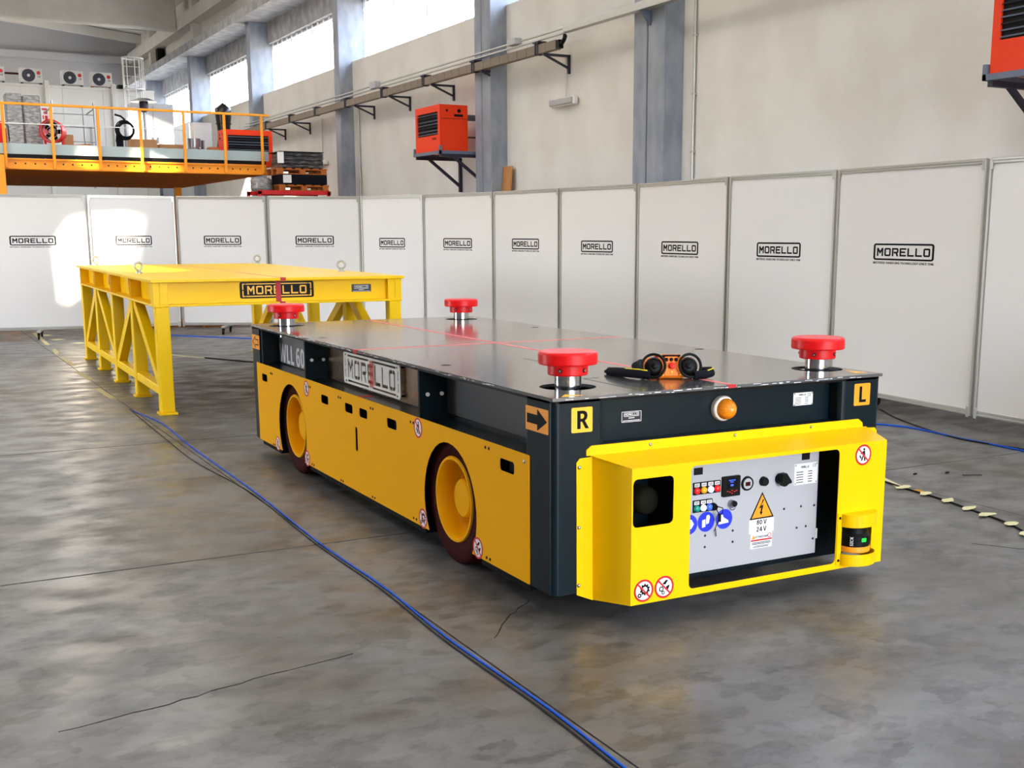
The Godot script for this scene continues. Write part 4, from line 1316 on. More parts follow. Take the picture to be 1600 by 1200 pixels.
# ---------------------------------------------------------------- things on the right wall
func heater(label: String, at: Vector3, turn: float) -> Node3D:
	# front (louvres) faces local +z, 1.02 wide, 0.5 deep, 0.74 high; at = centre of its base
	var o := thing("air_heater", label, "heater", at, turn, "orange air heaters")
	var w := 0.51
	var b := MB.new()
	b.lohi(Vector3(-w, 0, -0.25), Vector3(w, 0.74, 0.235), 0.006)
	obj("casing", b, M.heater_red, o)
	var ff := MB.new().sheet(poly([-w, 0, w, 0, w, 0.74, -w, 0.74]), [rrect(-0.43, 0.26, 0.43, 0.63, 0.004)], 0.235, 0.262)
	obj("front_frame", ff, M.heater_red, o)
	obj("grille_back", MB.new().lohi(Vector3(-0.44, 0.25, 0.234), Vector3(0.44, 0.64, 0.24)), M.black, o)
	for k in 7:
		var y := 0.285 + 0.052 * k
		obj("louver", MB.new().box(Vector3(0, y, 0.25), Vector3(0.86, 0.005, 0.035), Basis(Vector3(1, 0, 0), 0.5)), M.bracket_dark if k % 3 == 2 else M.bracket_grey, o)
	put("lettering", text("ROBUR", 0.035, M.ink), o, Vector3(0.28, 0.2, 0.263))
	# side panel marks
	for s in [-1.0, 1.0]:
		var sd := MB.new()
		sd.lohi(Vector3(s * w - 0.001, 0.515, -0.24), Vector3(s * w + 0.001, 0.523, 0.23))
		sd.lohi(Vector3(s * w - 0.001, 0.55, -0.16), Vector3(s * w + 0.003, 0.59, 0.0))
		sd.cyl(Vector3(s * w - 0.001, 0.645, -0.09), Vector3(s * w + 0.006, 0.645, -0.09), 0.032, 16)
		sd.cyl(Vector3(s * w - 0.001, 0.645, 0.13), Vector3(s * w + 0.004, 0.645, 0.13), 0.02, 12)
		obj("service_panel", sd, M.black, o)
	return o


func bracket(label: String, at: Vector3) -> void:
	# steel shelf for a heater; local: x from 0 (wall) outwards to -x, z along the wall
	var o := thing("heater_bracket", label, "bracket", at, 0.0, "steel heater brackets")
	var f := MB.new()
	f.lohi(Vector3(-0.88, 0.0, -0.56), Vector3(-0.84, 0.05, 0.56))
	f.lohi(Vector3(-0.86, 0.0, -0.56), Vector3(0.0, 0.05, -0.52))
	f.lohi(Vector3(-0.86, 0.0, 0.52), Vector3(0.0, 0.05, 0.56))
	f.lohi(Vector3(-0.88, 0.0, 0.52), Vector3(-0.84, 0.13, 0.56))
	f.lohi(Vector3(-0.88, 0.0, -0.56), Vector3(-0.84, 0.13, -0.52))
	obj("shelf_frame", f, M.bracket_grey, o)
	for z in [-0.5, 0.5]:
		obj("wall_upright", MB.new().lohi(Vector3(-0.05, -0.58, z - 0.025), Vector3(0.0, 0.0, z + 0.025)), M.bracket_dark, o)
		obj("cross_bar", MB.new().lohi(Vector3(-0.85, -0.05, z - 0.025), Vector3(0.0, 0.0, z + 0.025)), M.bracket_dark, o)
		obj("strut", MB.new().bar(Vector3(-0.62, -0.03, z), Vector3(-0.03, -0.48, z), 0.045, 0.045), M.bracket_dark, o)


func wall_fittings() -> void:
	heater("orange air heater on the bracket left of a grey pillar, above the partitions", Vector3(8.40, 2.95, -18.84), -PI / 2)
	bracket("grey steel bracket holding the orange heater beside the grey pillar", Vector3(8.99, 2.90, -18.84))
	heater("orange air heater cut by the right edge at the top, above the last partition", Vector3(8.40, 2.90, -6.60), -PI / 2)
	bracket("grey steel bracket under the orange heater at the right edge", Vector3(8.99, 2.85, -6.60))
	var fl := thing("flue_pipe", "short grey flue pipe from the bracketed heater to the wall", "pipe", Vector3(8.82, 3.52, -18.6))
	obj("pipe", MB.new().cyl(Vector3(-0.165, 0, 0), Vector3(0.17, 0, 0), 0.05, 16), M.bracket_grey, fl)
	obj("gas_line", MB.new().cyl(Vector3(-0.165, -0.32, 0.0), Vector3(0.17, -0.32, 0.0), 0.012, 8), M.bracket_dark, fl)
	# cable trunking in short covers
	var t := thing("cable_trunking", "long brown-grey cable trunking running along the wall on brackets", "trunking", Vector3(8.55, 4.17, 0))
	var z := -32.0
	while z < -15.2:
		var z1 := minf(z + 0.295, -15.1)
		obj("cover", MB.new().lohi(Vector3(0, 0, z + 0.004), Vector3(0.09, 0.13, z1 - 0.004), 0.004), M.tray, t)
		z = z1
	obj("core", MB.new().lohi(Vector3(0.008, 0.008, -32.0), Vector3(0.082, 0.122, -15.1)), M.black, t)
	for q in [-15.75, -17.9, -19.94, -21.95, -24.02, -26.0, -27.9, -29.9]:
		obj("clip", MB.new().lohi(Vector3(-0.012, -0.01, q - 0.05), Vector3(0.10, 0.16, q - 0.02)).lohi(Vector3(-0.012, -0.01, q + 0.02), Vector3(0.10, 0.16, q + 0.05)).lohi(Vector3(-0.02, 0.15, q - 0.09), Vector3(0.12, 0.175, q + 0.09)), M.bracket_dark, t)
	obj("hose", MB.new().tube([Vector3(0.045, 0.06, -15.1), Vector3(0.03, 0.1, -15.0), Vector3(0.01, 0.135, -14.93), Vector3(-0.01, 0.14, -14.9)], 0.03, 10), M.black, t)
	# aluminium rail above it
	var r := thing("conductor_rail", "slim aluminium rail above the brown cable trunking", "rail", Vector3(8.55, 4.36, 0))
	obj("rail_profile", MB.new().lohi(Vector3(0.02, 0.0, -32), Vector3(0.06, 0.022, -14.9)).lohi(Vector3(0.05, 0.075, -32), Vector3(0.09, 0.095, -14.9)), M.alu, r)
	obj("rail_duct", MB.new().lohi(Vector3(-0.02, 0.0, -14.95), Vector3(0.08, 0.10, -2.0), 0.004), M.alu, r)
	obj("junction_box", MB.new().lohi(Vector3(-0.04, 0.0, -22.5), Vector3(0.08, 0.13, -22.2), 0.008), M.cab, r)
	obj("junction_box", MB.new().lohi(Vector3(-0.04, 0.03, -16.6), Vector3(0.08, 0.13, -16.35), 0.008), M.cab, r)
	for q in [[-13.0, "dark triangular rail bracket on the grey double pillar"], [-9.5, "dark triangular rail bracket on the white wall, out of the frame"]]:
		tag(obj("rail_bracket", MB.new().prism(poly([8.53, 4.355, 8.69, 4.355, 8.69, 4.185]), q[0] - 0.02, q[0] + 0.02), M.bracket_grey), q[1], "bracket")
	var i := 0
	for q in [-15.55, -17.6, -19.6, -21.6, -23.5, -27.72, -29.7]:
		i += 1
		var b := thing("trunking_bracket", "dark angled bracket under the brown cable trunking, %s" % ["beside the emergency lamp", "between emergency lamp and heater", "right above the bracketed heater", "first left of the heater", "just right of the pillar", "above the wrapped goods", "by the railing's end"][i - 1], "bracket", Vector3(9.0, 0, q), 0.0, "brackets under the cable trunking")
		obj("upright", MB.new().lohi(Vector3(-0.035, 3.90, -0.018), Vector3(-0.002, 4.165, 0.018)), M.bracket_dark, b)
		obj("arm", MB.new().lohi(Vector3(-0.45, 4.13, -0.018), Vector3(-0.002, 4.165, 0.018)), M.bracket_dark, b)
		obj("strut", MB.new().bar(Vector3(-0.42, 4.14, 0), Vector3(-0.03, 3.98, 0), 0.03, 0.03), M.bracket_dark, b)
	# emergency lamp
	var l := thing("emergency_lamp", "white tubular emergency lamp fixed to the wall below the trunking's end", "lamp", Vector3(8.985, 3.51, -15.62))
	obj("housing", MB.new().lohi(Vector3(-0.09, -0.06, -0.35), Vector3(0.0, 0.06, 0.35), 0.02), M.sign_white, l)
	obj("cover", MB.new().lohi(Vector3(-0.12, -0.045, -0.33), Vector3(-0.09, 0.045, 0.33), 0.012), M.cab, l)
	obj("conduit", MB.new().cyl(Vector3(-0.02, 0.06, 0.02), Vector3(-0.02, 0.66, 0.02), 0.012, 8), M.alu, l)
	var c := thing("wall_conduit", "thin vertical pipe clipped to the white wall right of the double pillar", "pipe", Vector3(8.97, 0, -12.42))
	obj("pipe", MB.new().cyl(Vector3(0, 1.0, 0), Vector3(0, 5.1, 0), 0.018, 8), M.alu, c)
	for y in [2.6, 3.3, 4.0]:
		obj("clip", MB.new().lohi(Vector3(-0.022, y, -0.03), Vector3(0.03, y + 0.02, 0.03)), M.alu, c)
	var c2 := thing("wall_conduit", "thin vertical pipe on the white wall beside the pallet stack", "pipe", Vector3(8.97, 0, -24.4))
	obj("pipe", MB.new().cyl(Vector3(0, 1.0, 0), Vector3(0, 4.2, 0), 0.018, 8), M.alu, c2)
	var pk := obj("wooden_plank", MB.new().bar(Vector3(8.7, 0.0, -17.42), Vector3(8.93, 2.67, -17.42), 0.28, 0.03, Vector3(1, 0, 0)), M.wood)
	tag(pk, "light wooden plank leaning upright against the wall beside a grey pillar", "plank")
	tag(obj("hanging_cable", MB.new().cyl(Vector3(8.8, 3.92, -8.9), Vector3(8.8, 4.36, -8.9), 0.02, 8), M.black), "short black cable end hanging at the top above the last partitions", "cable")
	var lt := thing("wall_bracket_lamp", "small white lamp on a stem above the wrapped pallet goods", "lamp", Vector3(8.985, 3.2, -26.8))
	obj("housing", MB.new().lohi(Vector3(-0.09, -0.05, -0.3), Vector3(0.0, 0.05, 0.3), 0.015), M.sign_white, lt)
	obj("conduit", MB.new().cyl(Vector3(-0.02, 0.05, 0), Vector3(-0.02, 0.99, 0), 0.012, 8), M.alu, lt)


# ---------------------------------------------------------------- mezzanine
func mezzanine() -> void:
	var o := thing("mezzanine_platform", "yellow steel mezzanine platform with railing and grey toe board", "platform", Vector3(0, 0, -25.0))
	var Y: Material = M.mezz_yellow
	obj("deck", MB.new().lohi(Vector3(-9.0, 2.96, -8.3), Vector3(7.12, 3.0, 0.0)), M.tray, o)
	obj("deck_edge", MB.new().lohi(Vector3(-9.0, 3.02, -0.02), Vector3(7.12, 3.09, 0.0)), M.black, o)
	var gh := []
	var px := [-0.36, 0.47, 1.31, 2.14, 2.99, 3.83, 4.62, 5.46, 6.27, 7.04]
	for k in px.size() - 1:
		for j in 4:
			gh.append(disc(lerpf(px[k], px[k + 1], (j + 0.95) / 4.9), 2.915, 0.018, 10))
	obj("girder_web", MB.new().sheet(poly([-9, 2.84, 7.12, 2.84, 7.12, 2.99, -9, 2.99]), gh, 0.0, 0.012), Y, o)
	obj("girder_flange", MB.new().lohi(Vector3(-9, 2.81, -0.08), Vector3(7.12, 2.84, 0.05)).lohi(Vector3(-9, 2.985, -0.08), Vector3(7.12, 3.01, 0.05)), Y, o)
	obj("girder_back", MB.new().lohi(Vector3(-9, 2.84, -0.06), Vector3(7.12, 2.96, -0.03)), M.bracket_dark, o)
	for k in 26:
		obj("joist", MB.new().lohi(Vector3(-9 + 0.62 * k, 2.83, -8.3), Vector3(-8.92 + 0.62 * k, 2.96, -0.08)), Y, o)
	obj("end_girder", MB.new().lohi(Vector3(7.06, 2.81, -8.3), Vector3(7.12, 2.99, 0.0)), Y, o)
	obj("underside_sheet", MB.new().lohi(Vector3(-9, 2.80, -8.3), Vector3(7.06, 2.812, -0.08)), M.shaded_underside, o)
	obj("toe_board", MB.new().lohi(Vector3(-9, 3.09, 0.01), Vector3(7.18, 3.285, 0.02)), M.toe, o)
	for x in px:
		obj("railing_post", MB.new().lohi(Vector3(x - 0.026, 2.83, 0.05), Vector3(x + 0.026, 4.0, 0.09), 0.004), Y, o)
	obj("top_rail", MB.new().lohi(Vector3(-9, 3.985, 0.045), Vector3(7.2, 4.03, 0.095), 0.005), Y, o)
	obj("mid_rail", MB.new().lohi(Vector3(-9, 3.64, 0.06), Vector3(5.5, 3.655, 0.08)), M.alu, o)
	for q in [[2.03, 0.1], [2.03, -7.5], [6.9, -7.6], [-4.0, 0.0]]:
		obj("column", MB.new().lohi(Vector3(q[0] - 0.09, 0.0, q[1] - 0.1), Vector3(q[0] + 0.07, 2.81 if q[1] < 0.05 else 3.06, q[1] + 0.1), 0.008), Y, o)
	# things stored on it
	heater("orange air heater standing on the yellow platform behind its railing", Vector3(6.88, 3.0, -25.65), 0.0)
	var ws := thing("wrapped_board_stack", "tall grey film-wrapped stack of boards on the platform's left", "package", Vector3(2.75, 3.0, -27.5))
	obj("bundle", MB.new().lohi(Vector3(-0.33, 0.06, -0.2), Vector3(-0.02, 1.44, 0.2), 0.02), M.wrap, ws)
	obj("bundle", MB.new().lohi(Vector3(0.0, 0.06, -0.2), Vector3(0.33, 1.42, 0.2), 0.02), M.wrap, ws)
	obj("board", MB.new().prism(poly([0.33, 0.06, 0.42, 0.06, 0.33, 1.4]), -0.2, 0.2), M.sign_white, ws)
	obj("base", MB.new().lohi(Vector3(-0.35, 0, -0.2), Vector3(0.4, 0.06, 0.2)), M.pallet_wood, ws)
	var ex := thing("fire_extinguisher", "red cylinder at the left frame edge beside the wrapped boards", "extinguisher", Vector3(2.20, 3.0, -26.2))
	obj("body", MB.new().lathe([Vector2(0.0, 0.0), Vector2(0.1, 0.0), Vector2(0.1, 0.62), Vector2(0.06, 0.7), Vector2(0.03, 0.72), Vector2(0.03, 0.78), Vector2(0, 0.78)], 20), M.red, ex)
	obj("hose", MB.new().tube([Vector3(0.03, 0.74, 0), Vector3(0.13, 0.7, 0.02), Vector3(0.14, 0.4, 0.02)], 0.012, 6), M.black, ex)
	var bn := thing("red_banner", "narrow white board with red upright marks right of the wrapped boards", "banner", Vector3(3.28, 3.0, -28.4))
	obj("board", MB.new().lohi(Vector3(-0.1, 0.0, -0.02), Vector3(0.1, 1.35, 0.0)), M.sign_white, bn)
	obj("red_mark", MB.new().lohi(Vector3(-0.055, 0.72, 0), Vector3(0.055, 0.98, 0.004)).lohi(Vector3(0.0, 1.0, 0), Vector3(0.055, 1.12, 0.004)).lohi(Vector3(-0.055, 1.04, 0), Vector3(-0.02, 1.12, 0.004)).lohi(Vector3(-0.02, 1.15, 0), Vector3(0.055, 1.2, 0.004)).lohi(Vector3(-0.055, 1.23, 0), Vector3(0.05, 1.27, 0.004)), M.sign_red, bn)
	var fn := thing("drum_fan", "round red drum fan with a wire guard on the platform", "fan", Vector3(3.20, 3.0, -26.5))
	var fx := Transform3D(Basis(Vector3.UP, -0.45) * Basis(Vector3(1, 0, 0), PI / 2), Vector3(0.0, 0.64, 0))
	obj("drum", MB.new().lathe([Vector2(0.2, -0.16), Vector2(0.21, -0.16), Vector2(0.235, 0.16), Vector2(0.215, 0.16), Vector2(0.2, -0.16)], 28, fx), M.red, fn)
	obj("motor", MB.new().lathe([Vector2(0, 0.1), Vector2(0.06, 0.1), Vector2(0.07, -0.1), Vector2(0, -0.1)], 16, fx), M.cab, fn)
	for k in 5:
		var t := TAU * k / 5
		obj("blade", MB.new().box(fx * Vector3(0.12 * cos(t), 0.0, 0.12 * sin(t)), Vector3(0.14, 0.01, 0.09), fx.basis * Basis(Vector3.UP, -t) * Basis(Vector3(1, 0, 0), 0.5)), M.black, fn)
	for r in [0.08, 0.14, 0.2]:
		obj("guard_ring", MB.new().torus(r, 0.004, fx * Transform3D(Basis(), Vector3(0, 0.16, 0)), 24, 5), M.alu, fn)
	obj("base", MB.new().lohi(Vector3(-0.16, 0.0, -0.18), Vector3(0.2, 0.12, 0.18)).bar(Vector3(-0.12, 0.1, 0), Vector3(-0.2, 0.64, 0), 0.05, 0.04).bar(Vector3(0.14, 0.1, 0), Vector3(0.2, 0.64, 0), 0.05, 0.04), M.red, fn)
	var sf := thing("scaffold_frame", "thin grey tubular scaffold frame on the platform behind the drum fan", "scaffold", Vector3(3.78, 3.0, -28.0))
	for x in [-0.42, 0.42]:
		obj("upright", MB.new().cyl(Vector3(x, 0, 0.2), Vector3(x, 1.38, 0.2), 0.016, 8), M.steel, sf)
		obj("upright", MB.new().cyl(Vector3(x - 0.12, 0, -0.5), Vector3(x - 0.12, 1.36, -0.5), 0.016, 8), M.steel, sf)
		obj("spigot", MB.new().bar(Vector3(x, 1.25, 0.2), Vector3(x - 0.1, 1.16, -0.3), 0.02, 0.02), M.steel, sf)
	for y in [0.25, 0.55, 0.85, 1.12]:
		obj("rung", MB.new().cyl(Vector3(-0.42, y, 0.2), Vector3(0.42, y, 0.2), 0.011, 6), M.steel, sf)
	obj("platform_board", MB.new().box(Vector3(0.12, 0.42, 0.25), Vector3(0.4, 0.02, 0.3), Basis(Vector3(0, 0, 1), 0.1) * Basis(Vector3(1, 0, 0), 0.5)), M.pallet_wood, sf)
	carton("brown carton between the drum fan and the scaffold frame", Vector3(3.52, 3.0, -27.0), Vector3(0.2, 0.62, 0.3))
	carton("low pale carton under the scaffold frame's tilted board", Vector3(3.95, 3.0, -26.9), Vector3(0.5, 0.34, 0.3))
	carton("brown carton in front of the patio heater's foot", Vector3(5.02, 3.0, -27.0), Vector3(0.55, 0.58, 0.4))
	carton("brown carton right of the patio heater, behind the platform railing", Vector3(5.62, 3.0, -27.1), Vector3(0.52, 0.5, 0.4))
	carton("dark brown carton pressed against the orange heater on the platform", Vector3(6.32, 3.0, -26.2), Vector3(0.18, 0.42, 0.3))
	# cable coil on a stand
	var cc := thing("cable_coil_stand", "tangled dark cable coil hung on a post on the platform", "cable coil", Vector3(4.60, 3.0, -26.5))
	var rng := RandomNumberGenerator.new()
	rng.seed = 3
	obj("post", MB.new().cyl(Vector3(0, 0, 0), Vector3(0, 0.95, 0), 0.02, 8).lohi(Vector3(-0.18, 0, -0.15), Vector3(0.18, 0.03, 0.15)), M.steel, cc)
	var cl := MB.new()
	for k in 7:
		cl.torus(rng.randf_range(0.13, 0.2), 0.014, Transform3D(Basis(Vector3(rng.randf_range(-0.3, 0.3), 1, 0).normalized(), rng.randf_range(-0.5, 0.5)) * Basis(Vector3(1, 0, 0), PI / 2), Vector3(rng.randf_range(-0.03, 0.03), 0.72, 0.05 + 0.012 * k)), 22, 6)
	obj("cable_loop", cl, M.black, cc)
	obj("cable_end", MB.new().tube([Vector3(0.0, 0.93, 0.05), Vector3(-0.08, 1.0, 0.05), Vector3(-0.2, 1.03, 0.05)], 0.02, 8).tube([Vector3(-0.17, 0.7, 0.05), Vector3(-0.2, 0.5, 0.05), Vector3(-0.1, 0.2, 0.05)], 0.016, 6), M.navy, cc)
	obj("tool_bag", MB.new().lohi(Vector3(-0.2, 0.25, 0.0), Vector3(-0.06, 0.62, 0.1), 0.03), M.navy, cc)
	# patio heater
	var ph := thing("patio_heater", "mushroom-shaped patio heater with a flat round reflector on the platform", "heater", Vector3(5.48, 3.0, -29.0))
	obj("reflector", MB.new().lathe([Vector2(0.0, 1.66), Vector2(0.12, 1.65), Vector2(0.29, 1.58), Vector2(0.29, 1.57), Vector2(0.0, 1.6)], 28), M.steel, ph)
	obj("burner", MB.new().lathe([Vector2(0.1, 1.58), Vector2(0.1, 1.44), Vector2(0.07, 1.36), Vector2(0.03, 1.34)], 18), M.bracket_dark, ph)
	obj("pole", MB.new().cyl(Vector3(0, 0.5, 0), Vector3(0, 1.36, 0), 0.03, 10), M.steel, ph)
	obj("gas_housing", MB.new().lathe([Vector2(0.0, 0.52), Vector2(0.17, 0.5), Vector2(0.19, 0.0), Vector2(0.0, 0.0)], 20), M.cab, ph)
	# cabinets and drums
	var k1 := thing("metal_cabinet", "tall pale grey two-door cabinet at the platform's sunlit back", "cabinet", Vector3(6.05, 3.0, -31.2))
	obj("body", MB.new().lohi(Vector3(-0.5, 0, -0.25), Vector3(0.5, 1.75, 0.24), 0.008), M.cab, k1)
	for s in [-1.0, 1.0]:
		obj("door", MB.new().lohi(Vector3(minf(0.01 * s, 0.485 * s), 0.05, 0.24), Vector3(maxf(0.01 * s, 0.485 * s), 1.7, 0.258), 0.004), M.cab, k1)
		obj("handle", MB.new().lohi(Vector3(s * 0.06 - 0.01, 0.8, 0.258), Vector3(s * 0.06 + 0.01, 0.95, 0.28)), M.steel, k1)
	var k2 := thing("white_crate", "plain white box stacked left of the black bag on the platform", "box", Vector3(6.36, 3.0, -27.4))
	obj("body", MB.new().lohi(Vector3(-0.2, 0.0, -0.2), Vector3(0.2, 0.98, 0.2), 0.008), M.sign_white, k2)
	obj("lid", MB.new().lohi(Vector3(-0.205, 0.98, -0.205), Vector3(0.205, 1.01, 0.205)), M.sign_white, k2)
	for q in [[5.98, -26.4, "left of the two silver drums beside the orange platform heater"], [6.18, -26.9, "right of the two silver drums, half behind the white box"]]:
		var d := thing("steel_drum", q[2], "drum", Vector3(q[0], 3.0, q[1]), 0, "silver drums on the platform")
		obj("shell", MB.new().lathe([Vector2(0.0, 0.0), Vector2(0.13, 0.0), Vector2(0.13, 0.19), Vector2(0.137, 0.2), Vector2(0.13, 0.21), Vector2(0.13, 0.39), Vector2(0.137, 0.4), Vector2(0.13, 0.41), Vector2(0.13, 0.58)], 24), M.steel, d)
		obj("lid", MB.new().lathe([Vector2(0.136, 0.57), Vector2(0.136, 0.6), Vector2(0.12, 0.595), Vector2(0.0, 0.595)], 24), M.steel, d)
	var bg := thing("black_bag", "upright black plastic-wrapped bundle behind the orange platform heater", "bag", Vector3(6.68, 3.0, -26.6))
	var bp := []
	for k in 12:
		var t := k / 11.0
		bp.append(Vector2(0.0 if k == 11 else 0.17 + 0.025 * sin(t * 9.0) - 0.02 * t, 1.4 * t))
	obj("wrapping", MB.new().lathe(bp, 14, Transform3D(), true), M.bag_black, bg)
	obj("tie", MB.new().torus(0.165, 0.008, Transform3D(Basis(), Vector3(0, 0.95, 0)), 18, 5), M.black, bg)
	# pallets beside the platform
	var rk := thing("storage_rack", "red steel rack under the stacked pallets beside the platform", "rack", Vector3(7.5, 0, -24.3))
	for x in [-0.85, 0.58]:
		for z in [-0.42, 0.42]:
			obj("upright", MB.new().lohi(Vector3(x - 0.03, 0, z - 0.03), Vector3(x + 0.03, 2.44, z + 0.03)), M.sign_red, rk)
	for z in [-0.42, 0.42]:
		obj("beam", MB.new().lohi(Vector3(-0.88, 2.38, z - 0.03), Vector3(0.62, 2.46, z + 0.03)), M.sign_red, rk)
	pallet("lower wooden pallet on the red rack, under the dark box", Vector3(7.58, 2.46, -24.3))
	pallet("upper wooden pallet, on top of the dark box beside the platform", Vector3(7.55, 2.785, -24.3))
	var db := thing("dark_carton", "dark navy box with a white label between the two stacked pallets", "box", Vector3(7.60, 2.585, -24.3))
	obj("body", MB.new().lohi(Vector3(-0.46, 0, -0.42), Vector3(0.46, 0.2, 0.42), 0.01), M.navy, db)
	obj("label_sheet", MB.new().lohi(Vector3(-0.46, 0.03, 0.42), Vector3(-0.29, 0.185, 0.423)), M.sign_white, db)
	var wg := thing("wrapped_goods", "dark film-wrapped flat goods with a white sheet on the upper pallet", "package", Vector3(7.55, 2.91, -24.3))
	for k in 4:
		obj("layer", MB.new().lohi(Vector3(-0.42 + 0.01 * k, 0.078 * k, -0.4), Vector3(0.45, 0.078 * k + 0.074, 0.4), 0.015), M.wrap_dark, wg)
	obj("cover_sheet", MB.new().lohi(Vector3(-0.46, 0.314, -0.42), Vector3(0.46, 0.325, 0.42)), M.black, wg)
	obj("paper_sheet", MB.new().box(Vector3(-0.44, 0.2, 0.40), Vector3(0.13, 0.22, 0.006), Basis(Vector3.UP, -0.5)), M.sign_white, wg)
	var wc := thing("wrapped_coil", "pale crumpled film-wrapped bundle left of the dark box", "package", Vector3(6.82, 2.46, -24.35))
	obj("bundle", MB.new().lathe([Vector2(0, 0.0), Vector2(0.2, 0.0), Vector2(0.23, 0.06), Vector2(0.21, 0.14), Vector2(0.23, 0.2), Vector2(0.17, 0.26), Vector2(0, 0.27)], 12, Transform3D(), true), M.wrap, wc)


func carton(label: String, at: Vector3, s: Vector3) -> void:
	var o := thing("cardboard_box", label, "box", at, 0.0, "cartons on the platform")
	obj("body", MB.new().lohi(Vector3(-s.x / 2, 0, -s.z / 2), Vector3(s.x / 2, s.y, s.z / 2), 0.006), M.card, o)
	obj("tape", MB.new().lohi(Vector3(-s.x / 2, s.y, -0.03), Vector3(s.x / 2, s.y + 0.002, 0.03)), M.wood, o)


func pallet(label: String, at: Vector3, turn := 0.0) -> void:
	var o := thing("pallet", label, "pallet", at, turn, "wooden pallets")
	for x in [-0.45, 0.0, 0.45]:
		for z in [-0.36, 0.0, 0.36]:
			obj("block", MB.new().lohi(Vector3(x - 0.06, 0.018, z - 0.05), Vector3(x + 0.06, 0.085, z + 0.05), 0.003), M.pallet_wood, o)
	for z in [-0.36, 0.0, 0.36]:
		obj("board", MB.new().lohi(Vector3(-0.52, 0.0, z - 0.05), Vector3(0.52, 0.018, z + 0.05)), M.pallet_wood, o)
		obj("board", MB.new().lohi(Vector3(-0.52, 0.085, z - 0.05), Vector3(0.52, 0.103, z + 0.05)), M.pallet_wood, o)
	for k in 6:
		var x := -0.46 + 0.184 * k
		obj("board", MB.new().lohi(Vector3(x - 0.06, 0.103, -0.41), Vector3(x + 0.06, 0.122, 0.41)), M.pallet_wood, o)


